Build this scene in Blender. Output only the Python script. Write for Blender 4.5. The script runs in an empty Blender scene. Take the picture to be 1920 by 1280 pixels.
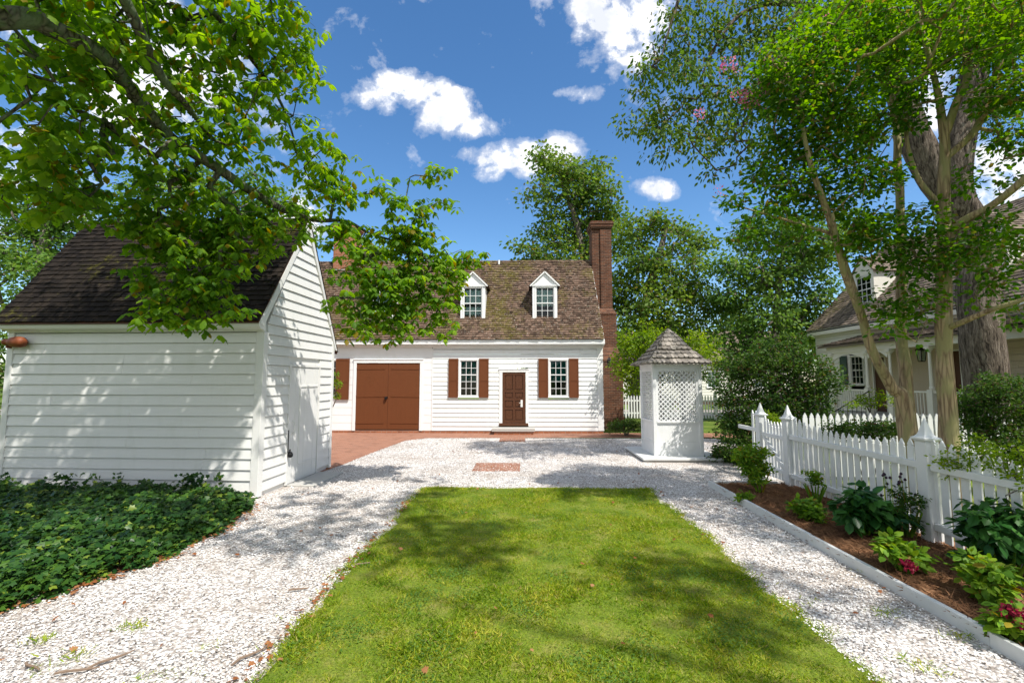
import bpy, math, random
import numpy as np
from mathutils import Vector, Matrix, noise as mnoise

random.seed(7)
rng = np.random.default_rng(7)
S = bpy.context.scene
COL = S.collection
R = math.radians

# ------------------------------------------------------------------ camera
FPX = 860.0
CAM_H = 2.1
PITCH = math.atan(72 / FPX)
YAW = math.atan(18 / FPX)
cam = bpy.data.objects.new("camera", bpy.data.cameras.new("camera"))
COL.objects.link(cam)
cam.location = (0, 0, CAM_H)
cam.rotation_euler = (R(90) + PITCH, 0, YAW)
cam.data.lens = 36 * FPX / 1920
cam.data.sensor_width = 36
cam.data.clip_start = 0.05
cam.data.clip_end = 2000
S.camera = cam
CR = cam.rotation_euler.to_matrix()


def ray(px, py):
    return CR @ Vector(((px - 960) / FPX, (640 - py) / FPX, -1))


def at(px, py, Y):            # the point of the photograph that stands Y metres ahead
    d = ray(px, py)
    t = Y / d.y
    return Vector((d.x * t, Y, CAM_H + d.z * t))


def gp(px, py, z=0.0):        # the point of the photograph that lies on the ground
    d = ray(px, py)
    t = (z - CAM_H) / d.z
    return Vector((d.x * t, d.y * t, z))


# ------------------------------------------------------------------ sky, sun, exposure
SUN = Vector((0.47, -0.50, 1.0)).normalized()       # towards the sun
S.view_settings.view_transform = 'Standard'
S.view_settings.look = 'None'
S.view_settings.gamma = 1
S.view_settings.exposure = 0.76
W = bpy.data.worlds.new("World")
S.world = W
W.use_nodes = True
wt = W.node_tree
for n in list(wt.nodes):
    wt.nodes.remove(n)


class NT:
    """small helper that adds nodes"""
    def __init__(s, tree):
        s.t = tree

    def n(s, typ, ins=None, **kw):
        nd = s.t.nodes.new(typ)
        for k, v in kw.items():
            setattr(nd, k, v)
        if ins:
            for k, v in ins.items():
                sock = nd.inputs[k]
                if hasattr(v, 'is_output') or isinstance(v, bpy.types.NodeSocket):
                    s.t.links.new(v, sock)
                else:
                    sock.default_value = v
        return nd

    def math(s, op, a, b=0.0, c=0.0, clamp=False):
        return s.n('ShaderNodeMath', {0: a, 1: b, 2: c}, operation=op, use_clamp=clamp).outputs[0]

    def mix(s, f, a, b):
        nd = s.n('ShaderNodeMix', None, data_type='RGBA')
        for k, v in ((0, f), (6, a), (7, b)):
            if isinstance(v, bpy.types.NodeSocket):
                s.t.links.new(v, nd.inputs[k])
            else:
                nd.inputs[k].default_value = v if k == 0 else (*v, 1) if len(v) == 3 else v
        return nd.outputs[2]

    def ramp(s, f, stops, interp='LINEAR'):
        nd = s.n('ShaderNodeValToRGB', {0: f})
        cr = nd.color_ramp
        cr.interpolation = interp
        while len(cr.elements) < len(stops):
            cr.elements.new(0.5)
        for e, (p, c) in zip(cr.elements, stops):
            e.position = p
            e.color = (c, c, c, 1) if isinstance(c, (int, float)) else (*c, 1)
        return nd.outputs[0]

    def noise(s, vec, scale, detail=4, rough=0.5, dist=0.0):
        nd = s.n('ShaderNodeTexNoise', {'Scale': scale, 'Detail': detail, 'Roughness': rough, 'Distortion': dist})
        if vec is not None:
            s.t.links.new(vec, nd.inputs['Vector'])
        return nd


w = NT(wt)
sky = w.n('ShaderNodeTexSky', sky_type='NISHITA')
sky.sun_disc = False
sky.sun_elevation = math.asin(SUN.z)
sky.sun_rotation = math.atan2(SUN.x, SUN.y)
sky.altitude = 0
sky.air_density = 1.0
sky.dust_density = 0.3
sky.ozone_density = 2.5
tc = w.n('ShaderNodeTexCoord').outputs['Generated']
sep = w.n('ShaderNodeSeparateXYZ', {0: tc})
ysafe = w.math('MAXIMUM', sep.outputs[1], 0.05)
u = w.math('DIVIDE', sep.outputs[0], ysafe)
v = w.math('DIVIDE', sep.outputs[2], ysafe)
uv = w.n('ShaderNodeCombineXYZ', {0: u, 1: v, 2: 0.0}).outputs[0]
nz = w.noise(uv, 5.0, 9, 0.62, 0.3)
nz2 = w.noise(uv, 17.0, 5, 0.6)
clouds = [  # px, py, half width, half height, weight
    (775, 172, 92, 36, 1.0), (835, 205, 62, 50, 1.15), (890, 238, 60, 26, 0.9), (705, 168, 40, 22, .7), (985, 300, 110, 36, 1.25), (1050, 288, 56, 34, 1.2), (930, 318, 50, 26, 1.1),
    (985, 352, 30, 14, .5), (1150, 60, 85, 75, 1.2), (1090, 10, 90, 50, 1.0), (1190, 20, 70, 60, 0.9), (1085, 178, 42, 20, 1.05),
    (1235, 356, 45, 20, 0.95), (780, 0, 60, 14, .5), (1385, 262, 22, 10, .6), (1740, 130, 110, 120, .75), (1890, 330, 140, 90, 1.1),
    (1700, 300, 60, 70, 0.6), (280, 130, 260, 160, 1.1), (60, 330, 160, 120, 0.9), (560, 240, 90, 90, .6), (640, 60, 60, 40, .3), (560, 400, 60, 50, .6)]
tot = None
for (cx, cy, hw, hh, wgt) in clouds:
    d0, d1, d2 = ray(cx, cy), ray(cx + hw, cy), ray(cx, cy - hh)
    u0, v0 = d0.x / d0.y, d0.z / d0.y
    a, b = abs(d1.x / d1.y - u0), abs(d2.z / d2.y - v0)
    du = w.math('DIVIDE', w.math('SUBTRACT', u, u0), a)
    dv = w.math('DIVIDE', w.math('SUBTRACT', v, v0), b)
    r2 = w.math('ADD', w.math('MULTIPLY', du, du), w.math('MULTIPLY', dv, dv))
    e = w.math('MULTIPLY', w.math('SUBTRACT', 1.0, w.math('MULTIPLY', r2, 0.5), clamp=True), wgt)
    tot = e if tot is None else w.math('MAXIMUM', tot, e)
nn = w.math('ADD', w.math('MULTIPLY', nz.outputs[0], 0.72), w.math('MULTIPLY', nz2.outputs[0], 0.28))
f = w.math('ADD', tot, w.math('MULTIPLY', w.math('SUBTRACT', nn, 0.5), 5.2))
cm = w.ramp(f, [(0.44, 0.0), (0.80, 0.36), (1.22, 1.0)])
front = w.ramp(sep.outputs[1], [(0.05, 0), (0.15, 1)])
up_n = w.noise(tc, 2.6, 6, 0.6)
beh = w.math('MAXIMUM', w.ramp(sep.outputs[1], [(0.0, 1.0), (0.14, 0.0)]), w.ramp(sep.outputs[2], [(0.74, 0.0), (0.84, 1.0)]))
cb = w.math('MULTIPLY', w.ramp(up_n.outputs[0], [(0.42, 0.0), (0.54, 1.0)]), beh)  # unseen cloud cover behind and overhead, added to brighten and neutralise the shade
mask = w.math('MAXIMUM', w.math('MULTIPLY', cm, front), cb)
shade = w.ramp(w.noise(uv, 9.0, 5, 0.6).outputs[0], [(0.36, (4.6, 4.8, 5.3)), (0.58, (6.6, 6.6, 6.7))])
skyc = w.n('ShaderNodeHueSaturation', {'Saturation': 1.22, 'Value': 0.99, 'Color': sky.outputs[0]}).outputs[0]
colr = w.mix(mask, skyc, shade)
bg = w.n('ShaderNodeBackground', {'Color': colr, 'Strength': 0.115})
out = w.n('ShaderNodeOutputWorld', {0: bg.outputs[0]})

sl = bpy.data.lights.new("sun", 'SUN')
sl.energy = 3.8
sl.angle = R(0.6)
sl.color = (1.0, 0.955, 0.88)
sun = bpy.data.objects.new("sun", sl)
COL.objects.link(sun)
sun.rotation_euler = SUN.to_track_quat('Z', 'Y').to_euler()
sun.location = (10, -12, 25)


# ------------------------------------------------------------------ materials
def mat(name):
    m = bpy.data.materials.new(name)
    m.use_nodes = True
    t = m.node_tree
    for n in list(t.nodes):
        t.nodes.remove(n)
    k = NT(t)
    o = k.n('ShaderNodeOutputMaterial')
    return m, k, o


def fin(k, o, col, rough=0.7, bump=None, bs=0.3, bd=0.01, spec=0.3, **kw):
    p = k.n('ShaderNodeBsdfPrincipled')
    for key, val in (('Base Color', col), ('Roughness', rough), ('Specular IOR Level', spec)):
        if isinstance(val, bpy.types.NodeSocket):
            k.t.links.new(val, p.inputs[key])
        else:
            p.inputs[key].default_value = (*val, 1) if isinstance(val, tuple) else val
    for key, val in kw.items():
        p.inputs[key].default_value = val
    if bump is not None:
        b = k.n('ShaderNodeBump', {'Height': bump, 'Strength': bs, 'Distance': bd})
        k.t.links.new(b.outputs[0], p.inputs['Normal'])
    k.t.links.new(p.outputs[0], o.inputs[0])
    return p


def obco(k):
    return k.n('ShaderNodeNewGeometry').outputs['Position']


def island(k):
    return k.n('ShaderNodeNewGeometry').outputs['Random Per Island']


def m_paint(name, c, var=0.06, rough=0.45, dirt=0.25):
    m, k, o = mat(name)
    p = obco(k)
    st = k.n('ShaderNodeMapping', {'Vector': p, 'Scale': (3.0, 3.0, 0.8)}).outputs[0]
    n1 = k.noise(st, 1.5, 6, 0.65)
    n2 = k.noise(p, 40, 3, 0.6)
    isl = island(k)
    f = k.math('MULTIPLY', k.ramp(n1.outputs[0], [(0.5, 0.0), (0.8, 1.0)]), dirt)
    c1 = k.mix(f, c, tuple(x * y for x, y in zip(c, (0.72, 0.74, 0.66))))
    c2 = k.mix(k.math('MULTIPLY', isl, var * 2), c1, tuple(x * 0.86 for x in c))
    grain = k.noise(k.n('ShaderNodeMapping', {'Vector': p, 'Scale': (6, 6, 90)}).outputs[0], 1, 4, .6)
    fin(k, o, c2, rough, k.math('ADD', grain.outputs[0], n2.outputs[0]), 0.25, 0.003, 0.4)
    return m


def m_plain(name, c, rough=0.6, sc=20, var=0.2, metallic=0.0, bs=0.2):
    m, k, o = mat(name)
    p = obco(k)
    n1 = k.noise(p, sc, 5, 0.6)
    c1 = k.mix(n1.outputs[0], tuple(x * (1 - var) for x in c), tuple(min(1, x * (1 + var)) for x in c))
    fin(k, o, c1, rough, n1.outputs[0], bs, 0.004, Metallic=metallic)
    return m


def m_shingle(name, ca, cb, moss, mossamt, lichen=0.0):
    m, k, o = mat(name)
    p = obco(k)
    isl = island(k)
    n1 = k.noise(p, 0.75, 6, 0.65)
    n2 = k.noise(p, 9, 5, 0.7)
    n3 = k.noise(k.n('ShaderNodeMapping', {'Vector': p, 'Scale': (60, 8, 8)}).outputs[0], 1, 3, .6)
    c0 = k.ramp(isl, [(0.0, ca), (0.55, cb), (0.8, tuple(x * 1.35 for x in cb)), (1.0, tuple(x * .6 for x in ca))])
    c1 = k.mix(k.math('MULTIPLY', n3.outputs[0], 0.5), c0, tuple(x * 0.45 for x in ca))
    mf = k.math('ADD', k.math('MULTIPLY', n1.outputs[0], 0.7), k.math('MULTIPLY', n2.outputs[0], 0.45))
    mk = k.ramp(mf, [(0.63 - mossamt * 0.16, 0.0), (0.72 - mossamt * 0.12, 1.0)])
    mk = k.math('MULTIPLY', mk, k.ramp(k.noise(p, 35, 2, .5).outputs[0], [(0.35, 0.25), (0.6, 1.0)]))
    c2 = k.mix(k.math('MULTIPLY', mk, 0.85), c1, moss)
    lk = k.ramp(k.noise(p, 16, 3, .6).outputs[0], [(0.62, 0.0), (0.68, 1.0)])
    c3 = k.mix(k.math('MULTIPLY', lk, lichen), c2, (0.42, 0.40, 0.33))
    fin(k, o, c3, 0.9, k.math('ADD', n3.outputs[0], n2.outputs[0]), 0.6, 0.012, 0.15)
    return m


def m_brick(name, ca, cb, mortar, ground=False, dark=0.0, scale=1.0):
    m, k, o = mat(name)
    p = obco(k)
    s = k.n('ShaderNodeSeparateXYZ', {0: p})
    if ground:
        v = k.n('ShaderNodeCombineXYZ', {0: s.outputs[0], 1: s.outputs[1], 2: 0.0}).outputs[0]
    else:
        v = k.n('ShaderNodeCombineXYZ', {0: k.math('ADD', s.outputs[0], s.outputs[1]), 1: s.outputs[2], 2: 0.0}).outputs[0]
    b = k.n('ShaderNodeTexBrick', {'Vector': v, 'Color1': (*ca, 1), 'Color2': (*cb, 1), 'Mortar': (*mortar, 1), 'Scale': scale,
                                   'Mortar Size': 0.009, 'Mortar Smooth': 0.1, 'Bias': 0.0, 'Brick Width': 0.215, 'Row Height': 0.075})
    n1 = k.noise(p, 3.0, 6, 0.7)
    n2 = k.noise(p, 60, 3, 0.6)
    c1 = k.mix(k.ramp(n1.outputs[0], [(0.5 - dark * .2, 0), (0.75, 0.75)]), b.outputs[0], tuple(x * 0.35 for x in ca))
    c2 = k.mix(k.math('MULTIPLY', n2.outputs[0], 0.35), c1, tuple(x * 0.5 for x in cb))
    h = k.math('SUBTRACT', k.math('MULTIPLY', n2.outputs[0], 0.2), b.outputs[1])
    fin(k, o, c2, 0.9, h, 0.7, 0.012, 0.15)
    return m


def m_leaf(name, dark, mid, lite, trans=0.42, odd=None, rough=0.5, clump=0.8, fac=1.0):
    m, k, o = mat(name)
    isl = island(k)
    n1 = k.noise(obco(k), clump, 3, 0.6)
    f = k.math('ADD', k.math('MULTIPLY', isl, 0.6), k.math('MULTIPLY', k.math('SUBTRACT', n1.outputs[0], 0.3), 1.0))
    st = [(0.12, dark), (0.48, mid), (0.88, lite)]
    c = k.ramp(f, st)
    if odd:
        wn = k.n('ShaderNodeTexWhiteNoise', {'W': isl}, noise_dimensions='1D')
        c = k.mix(k.ramp(wn.outputs[0], [(0.93, 0), (0.95, 0.8)]), c, odd)
    d = k.n('ShaderNodeBsdfPrincipled', {'Base Color': c, 'Roughness': rough, 'Specular IOR Level': 0.2})
    tcl = k.n('ShaderNodeHueSaturation', {'Hue': 0.485, 'Saturation': 1.1, 'Value': 1.75, 'Color': c}).outputs[0]
    t = k.n('ShaderNodeBsdfTranslucent', {'Color': tcl})
    mx = k.n('ShaderNodeMixShader', {0: trans, 1: d.outputs[0], 2: t.outputs[0]})
    k.t.links.new(mx.outputs[0], o.inputs[0])
    return m


def m_bark(name, ca, cb, sx=9, sz=1.2, bd=0.03, blotch=None):
    m, k, o = mat(name)
    p = obco(k)
    mp = k.n('ShaderNodeMapping', {'Vector': p, 'Scale': (sx, sx, sz)}).outputs[0]
    n1 = k.noise(mp, 1.6, 6, 0.65, 0.4)
    vo = k.n('ShaderNodeTexVoronoi', {'Vector': mp, 'Scale': 2.2}, feature='DISTANCE_TO_EDGE')
    h = k.math('ADD', n1.outputs[0], k.ramp(vo.outputs[0], [(0, 0.0), (0.25, 0.6)]))
    c = k.ramp(h, [(0.45, ca), (1.0, cb)])
    if blotch:
        c = k.mix(k.ramp(k.noise(k.n('ShaderNodeMapping', {'Vector': p, 'Scale': (5, 5, 1.6)}).outputs[0], 1.5, 4, .5).outputs[0], [(0.45, 0), (0.58, 1)]), c, blotch)
    fin(k, o, c, 0.9, h, 0.9, bd, 0.15)
    return m


M = {}
M['white'] = m_paint('white_paint', (0.80, 0.80, 0.785), 0.05)
M['shed_white'] = m_paint('shed_white_paint', (0.74, 0.735, 0.71), 0.06, dirt=0.35)
M['fence_white'] = m_paint('fence_white_paint', (0.76, 0.765, 0.76), 0.08, dirt=0.5)
M['cream'] = m_paint('cream_paint', (0.74, 0.71, 0.63), 0.05)
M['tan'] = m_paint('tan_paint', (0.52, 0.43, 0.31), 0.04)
M['brown'] = m_paint('brown_paint', (0.13, 0.036, 0.006), 0.04, 0.75, 0.3)
M['dbrown'] = m_paint('dark_brown_paint', (0.080, 0.027, 0.009), 0.04, 0.5, 0.3)
M['green_paint'] = m_paint('green_paint', (0.045, 0.075, 0.06), 0.04, 0.4)
M['shingle'] = m_shingle('main_shingle', (0.065, 0.042, 0.030), (0.165, 0.108, 0.078), (0.125, 0.112, 0.014), 0.34, 0.7)
M['shed_shingle'] = m_shingle('shed_shingle', (0.008, 0.006, 0.005), (0.020, 0.015, 0.011), (0.10, 0.095, 0.010), 0.12)
M['well_shingle'] = m_shingle('well_shingle', (0.17, 0.15, 0.13), (0.33, 0.295, 0.255), (0.14, 0.14, 0.09), 0.15, 0.2)
M['right_shingle'] = m_shingle('right_shingle', (0.10, 0.08, 0.065), (0.24, 0.19, 0.15), (0.13, 0.12, 0.03), 0.3, 0.2)
M['brick'] = m_brick('chimney_brick', (0.215, 0.085, 0.045), (0.075, 0.036, 0.025), (0.25, 0.19, 0.14), dark=1.1)
M['brick_or'] = m_brick('orange_brick', (0.42, 0.15, 0.07), (0.33, 0.12, 0.06), (0.36, 0.28, 0.22))
M['paver'] = m_brick('paving_brick', (0.40, 0.175, 0.105), (0.30, 0.135, 0.09), (0.34, 0.25, 0.19), ground=True)
M['iron'] = m_plain('black_iron', (0.015, 0.015, 0.016), 0.5, 30, 0.3, 0.6)
M['steel'] = m_plain('brushed_steel', (0.55, 0.55, 0.53), 0.35, 30, 0.1, 0.8)
M['lead'] = m_plain('grey_lead', (0.35, 0.36, 0.37), 0.5, 12, 0.15)
M['clay'] = m_plain('red_clay', (0.20, 0.055, 0.02), 0.55, 18, 0.3)
M['stone'] = m_plain('grey_stone', (0.42, 0.41, 0.385), 0.85, 14, 0.16)
M['platform'] = m_plain('painted_platform', (0.62, 0.63, 0.62), 0.7, 9, 0.1)
M['curtain'] = m_plain('lace_curtain', (0.75, 0.74, 0.70), 0.9, 30, 0.08)
M['blind'] = m_plain('teal_blind', (0.02, 0.16, 0.14), 0.9, 6, 0.1)
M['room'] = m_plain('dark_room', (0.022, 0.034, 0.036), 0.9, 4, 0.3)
M['twig'] = m_plain('dead_wood', (0.20, 0.14, 0.10), 0.9, 30, 0.3)
M['bark'] = m_bark('grey_bark', (0.05, 0.042, 0.033), (0.24, 0.21, 0.175))
M['maple_bark'] = m_bark('maple_bark', (0.03, 0.027, 0.02), (0.13, 0.12, 0.09), 8, 3, 0.015, (0.10, 0.13, 0.07))
M['myrtle_bark'] = m_bark('smooth_bark', (0.17, 0.115, 0.07), (0.42, 0.31, 0.19), 9, 0.9, 0.01, (0.30, 0.265, 0.13))
m, k, o = mat('ridged_bark')
p = obco(k)
wob = k.noise(p, 1.3, 3, 0.6)
pw = k.n('ShaderNodeVectorMath', {0: p, 1: k.n('ShaderNodeVectorMath', {0: wob.outputs[1], 1: (.22, .22, .22)}, operation='MULTIPLY').outputs[0]}, operation='ADD').outputs[0]
n1 = k.noise(k.n('ShaderNodeMapping', {'Vector': pw, 'Scale': (17, 17, 1.5)}).outputs[0], 1, 6, .7, .2)
n2 = k.noise(k.n('ShaderNodeMapping', {'Vector': pw, 'Scale': (45, 45, 9)}).outputs[0], 1, 4, .6)
h = k.math('ADD', n1.outputs[0], k.math('MULTIPLY', n2.outputs[0], .3))
c = k.ramp(h, [(0.50, (0.03, 0.024, 0.02)), (0.64, (0.14, 0.11, 0.088)), (0.82, (0.30, 0.25, 0.205))])
fin(k, o, c, .95, h, 1.0, .07, .1)
M['elm_bark'] = m

m, k, o = mat('window_glass')
g1 = k.n('ShaderNodeBsdfGlossy', {'Color': (0.9, 0.95, 1, 1), 'Roughness': 0.03})
g2 = k.n('ShaderNodeBsdfTransparent', {'Color': (0.58, 0.74, 0.74, 1)})
fr = k.n('ShaderNodeFresnel', {'IOR': 1.45})
ff = k.math('MULTIPLY', fr.outputs[0], 0.9, clamp=True)
mx = k.n('ShaderNodeMixShader', {0: ff, 1: g2.outputs[0], 2: g1.outputs[0]})
k.t.links.new(mx.outputs[0], o.inputs[0])
M['glass'] = m

# foliage
M['maple'] = m_leaf('maple_leaf', (0.060, 0.150, 0.018), (0.125, 0.255, 0.024), (0.23, 0.36, 0.035), 0.64, (0.26, 0.17, 0.02), clump=0.7)
M['elm'] = m_leaf('elm_leaf', (0.045, 0.10, 0.016), (0.09, 0.175, 0.022), (0.16, 0.24, 0.035), 0.5, (0.2, 0.15, 0.04))
M['myrtle'] = m_leaf('myrtle_leaf', (0.032, 0.11, 0.012), (0.08, 0.205, 0.015), (0.17, 0.30, 0.022), 0.54, (0.18, 0.12, 0.03))
M['far_leaf'] = m_leaf('far_leaf', (0.045, 0.10, 0.016), (0.095, 0.175, 0.026), (0.17, 0.25, 0.04), 0.48, (0.17, 0.13, 0.04), clump=.35)
M['far_lite'] = m_leaf('far_light_leaf', (0.05, 0.12, 0.02), (0.10, 0.20, 0.035), (0.18, 0.28, 0.05), 0.45, clump=.35)
M['bright'] = m_leaf('bright_leaf', (0.07, 0.15, 0.010), (0.15, 0.26, 0.012), (0.26, 0.36, 0.02), 0.5, clump=.8)
M['dark'] = m_leaf('dark_leaf', (0.022, 0.065, 0.012), (0.05, 0.115, 0.018), (0.10, 0.17, 0.025), 0.38, (0.13, 0.06, 0.03), clump=1.5)
M['ivy'] = m_leaf('ivy_leaf', (0.010, 0.040, 0.010), (0.028, 0.082, 0.016), (0.070, 0.150, 0.018), 0.22, (0.20, 0.27, 0.03), 0.38, clump=1.8)
M['bed_dark'] = m_leaf('bed_dark_leaf', (0.012, 0.06, 0.014), (0.03, 0.11, 0.02), (0.06, 0.17, 0.03), 0.25, None, 0.35, 3)
M['bed_lite'] = m_leaf('bed_light_leaf', (0.06, 0.15, 0.015), (0.14, 0.28, 0.02), (0.27, 0.40, 0.03), 0.35, (0.3, 0.2, 0.02), clump=3)
M['bed_red'] = m_leaf('bed_red_leaf', (0.15, 0.008, 0.02), (0.28, 0.015, 0.04), (0.36, 0.03, 0.09), 0.3, None, 0.4, 3)
M['pink'] = m_leaf('pink_petal', (0.40, 0.08, 0.16), (0.52, 0.15, 0.25), (0.6, 0.28, 0.35), 0.4, None)
M['purple'] = m_plain('purple_seedhead', (0.035, 0.018, 0.035), 0.8, 60, 0.3)
M['grass'] = m_leaf('grass_blade', (0.085, 0.19, 0.008), (0.235, 0.35, 0.018), (0.50, 0.48, 0.07), 0.45, (0.5, 0.40, 0.16), 0.55, 1.7)
M['straw'] = m_leaf('pine_straw', (0.12, 0.055, 0.028), (0.235, 0.115, 0.055), (0.34, 0.19, 0.10), 0.05, None, 0.8, 3)
M['dead_leaf'] = m_leaf('dead_leaf', (0.17, 0.06, 0.02), (0.28, 0.11, 0.04), (0.36, 0.19, 0.09), 0.2, None, 0.8, 3)

m, k, o = mat('shell_chip')
isl = island(k)
c = k.ramp(isl, [(0.0, (0.08, 0.065, 0.055)), (0.17, (0.30, 0.26, 0.23)), (0.28, (0.66, 0.62, 0.59)), (0.6, (0.82, 0.79, 0.76)), (1.0, (0.88, 0.86, 0.84))])
fin(k, o, c, 0.7, k.noise(obco(k), 90, 3).outputs[0], .3, .003)
M['chip'] = m

m, k, o = mat('shell_gravel')
p = obco(k)
v1 = k.n('ShaderNodeTexVoronoi', {'Vector': p, 'Scale': 34.0, 'Randomness': 1.0})
v2 = k.n('ShaderNodeTexVoronoi', {'Vector': p, 'Scale': 60.0, 'Randomness': 1.0})
big = k.noise(p, 0.9, 5, 0.6)
sp = k.n('ShaderNodeSeparateColor', {0: v1.outputs['Color']})
c = k.ramp(sp.outputs[0], [(0.0, (0.22, 0.19, 0.165)), (0.12, (0.46, 0.42, 0.38)), (0.3, (0.68, 0.65, 0.62)), (1.0, (0.84, 0.82, 0.80))])
c = k.mix(k.ramp(v1.outputs['Distance'], [(0.35, 0), (0.7, 0.8)]), c, (0.30, 0.26, 0.235))
c = k.mix(k.ramp(big.outputs[0], [(0.44, 0.0), (0.66, 0.65)]), c, (0.33, 0.27, 0.22))
fin(k, o, c, 0.85, k.math('SUBTRACT', 0.5, v1.outputs['Distance']), 0.8, 0.02, 0.2)
M['gravel'] = m

m, k, o = mat('lawn_soil')
p = obco(k)
c = k.ramp(k.noise(p, 2.2, 6, .65).outputs[0], [(0.3, (0.09, 0.16, 0.014)), (0.5, (0.17, 0.23, 0.025)), (0.7, (0.30, 0.27, 0.08))])
c = k.mix(k.ramp(k.noise(p, 60, 3, .6).outputs[0], [(0.4, 0.5), (0.6, 0)]), c, (0.06, 0.07, 0.02))
fin(k, o, c, 0.95, k.noise(p, 80, 3, .6).outputs[0], 0.6, 0.02, 0.1)
M['soil'] = m

m, k, o = mat('mulch')
p = obco(k)
c = k.ramp(k.noise(k.n('ShaderNodeMapping', {'Vector': p, 'Scale': (60, 14, 30), 'Rotation': (0, 0, 0.5)}).outputs[0], 1, 5, .7, 1.5).outputs[0],
           [(0.3, (0.05, 0.022, 0.012)), (0.5, (0.15, 0.07, 0.035)), (0.75, (0.28, 0.15, 0.08))])
fin(k, o, c, 0.95, k.noise(p, 50, 4, .7).outputs[0], 0.8, 0.03, 0.1)
M['mulch'] = m

m, k, o = mat('ground')
p = obco(k)
c = k.ramp(k.noise(p, 1.2, 6, .65).outputs[0], [(0.3, (0.05, 0.095, 0.015)), (0.55, (0.11, 0.16, 0.025)), (0.75, (0.17, 0.15, 0.06))])
fin(k, o, c, 0.95, k.noise(p, 30, 4, .6).outputs[0], 0.6, 0.03, 0.1)
M['ground'] = m
M['street'] = m_plain('street_surface', (0.30, 0.255, 0.23), 0.9, 18, 0.15)


# ------------------------------------------------------------------ mesh helpers
class MB:
    def __init__(s, Mx=None):
        s.v = []
        s.f = []
        s.M = Mx

    def add(s, vs, fs):
        b = len(s.v)
        if s.M is not None:
            vs = [s.M @ Vector(q) for q in vs]
        s.v += [tuple(q) for q in vs]
        s.f += [tuple(b + i for i in q) for q in fs]
        return s

    def box(s, x0, x1, y0, y1, z0, z1):
        return s.add([(x0, y0, z0), (x1, y0, z0), (x1, y1, z0), (x0, y1, z0), (x0, y0, z1), (x1, y0, z1), (x1, y1, z1), (x0, y1, z1)],
                     [(0, 3, 2, 1), (4, 5, 6, 7), (0, 1, 5, 4), (1, 2, 6, 5), (2, 3, 7, 6), (3, 0, 4, 7)])

    def hexa(s, p):   # eight corners: bottom four then top four
        return s.add(p, [(0, 3, 2, 1), (4, 5, 6, 7), (0, 1, 5, 4), (1, 2, 6, 5), (2, 3, 7, 6), (3, 0, 4, 7)])

    def bar(s, a, b, w, t, up=(0, 0, 1)):
        a, b = Vector(a), Vector(b)
        d = (b - a).normalized()
        sd = d.cross(Vector(up))
        if sd.length < 1e-4:
            sd = d.cross(Vector((0, 1, 0)))
        sd.normalize()
        u2 = sd.cross(d).normalized()
        p = []
        for q in (a, b):
            for (i, j) in ((-1, -1), (1, -1), (1, 1), (-1, 1)):
                p.append(q + sd * (i * w / 2) + u2 * (j * t / 2))
        return s.hexa(p)

    def prism(s, poly, fn, d0, d1):       # poly in 2D, fn(a, b, depth) -> point
        n = len(poly)
        vs = [fn(a, b, d0) for a, b in poly] + [fn(a, b, d1) for a, b in poly]
        fs = [tuple(range(n))[::-1], tuple(range(n, 2 * n))] + [(i, (i + 1) % n, n + (i + 1) % n, n + i) for i in range(n)]
        return s.add(vs, fs)

    def tube(s, pts, rad, n=8, cap=True):
        pts = [Vector(p) for p in pts]
        b = len(s.v)
        prev = None
        rings = []
        for i, p in enumerate(pts):
            d = (pts[min(i + 1, len(pts) - 1)] - pts[max(i - 1, 0)])
            d = d.normalized() if d.length > 1e-9 else Vector((0, 0, 1))
            if prev is None:
                a = Vector((1, 0, 0)) if abs(d.x) < 0.8 else Vector((0, 1, 0))
                prev = d.cross(a).normalized()
            sd = (prev - d * prev.dot(d)).normalized()
            prev = sd
            u2 = d.cross(sd)
            r = rad[i] if hasattr(rad, '__len__') else rad
            rings.append([p + sd * (math.cos(6.28318 * j / n) * r) + u2 * (math.sin(6.28318 * j / n) * r) for j in range(n)])
        vs = [q for rg in rings for q in rg]
        fs = []
        for i in range(len(pts) - 1):
            for j in range(n):
                fs.append((i * n + j, i * n + (j + 1) % n, (i + 1) * n + (j + 1) % n, (i + 1) * n + j))
        if cap:
            fs.append(tuple(range(n))[::-1])
            fs.append(tuple((len(pts) - 1) * n + j for j in range(n)))
        return s.add(vs, fs)

    def lathe(s, prof, c, n=16, axis='z', square=False):
        vs = []
        for r, h in prof:
            for j in range(n):
                a = 6.283185 * j / n + (math.pi / 4 if square else 0)
                x, y = math.cos(a) * r, math.sin(a) * r
                q = (x, y, h) if axis == 'z' else (h, x, y)
                vs.append((c[0] + q[0], c[1] + q[1], c[2] + q[2]))
        fs = []
        for i in range(len(prof) - 1):
            for j in range(n):
                fs.append((i * n + j, i * n + (j + 1) % n, (i + 1) * n + (j + 1) % n, (i + 1) * n + j))
        fs.append(tuple(range(n))[::-1])
        fs.append(tuple((len(prof) - 1) * n + j for j in range(n)))
        return s.add(vs, fs)

    def build(s, name, m, parent=None, smooth=False, bevel=0.0):
        me = bpy.data.meshes.new(name)
        off = worldloc(parent) if parent else Vector((0, 0, 0))
        me.from_pydata([(x - off.x, y - off.y, z - off.z) for x, y, z in s.v], [], s.f)
        me.materials.append(m)
        o = bpy.data.objects.new(name, me)
        COL.objects.link(o)
        if parent:
            o.parent = parent
        if smooth:
            me.shade_smooth()
        if bevel:
            b = o.modifiers.new('bevel', 'BEVEL')
            b.width = bevel
            b.segments = 1
            b.limit_method = 'ANGLE'
        return o


def worldloc(o):
    l = Vector((0, 0, 0))
    while o:
        l += o.location
        o = o.parent
    return l


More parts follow.
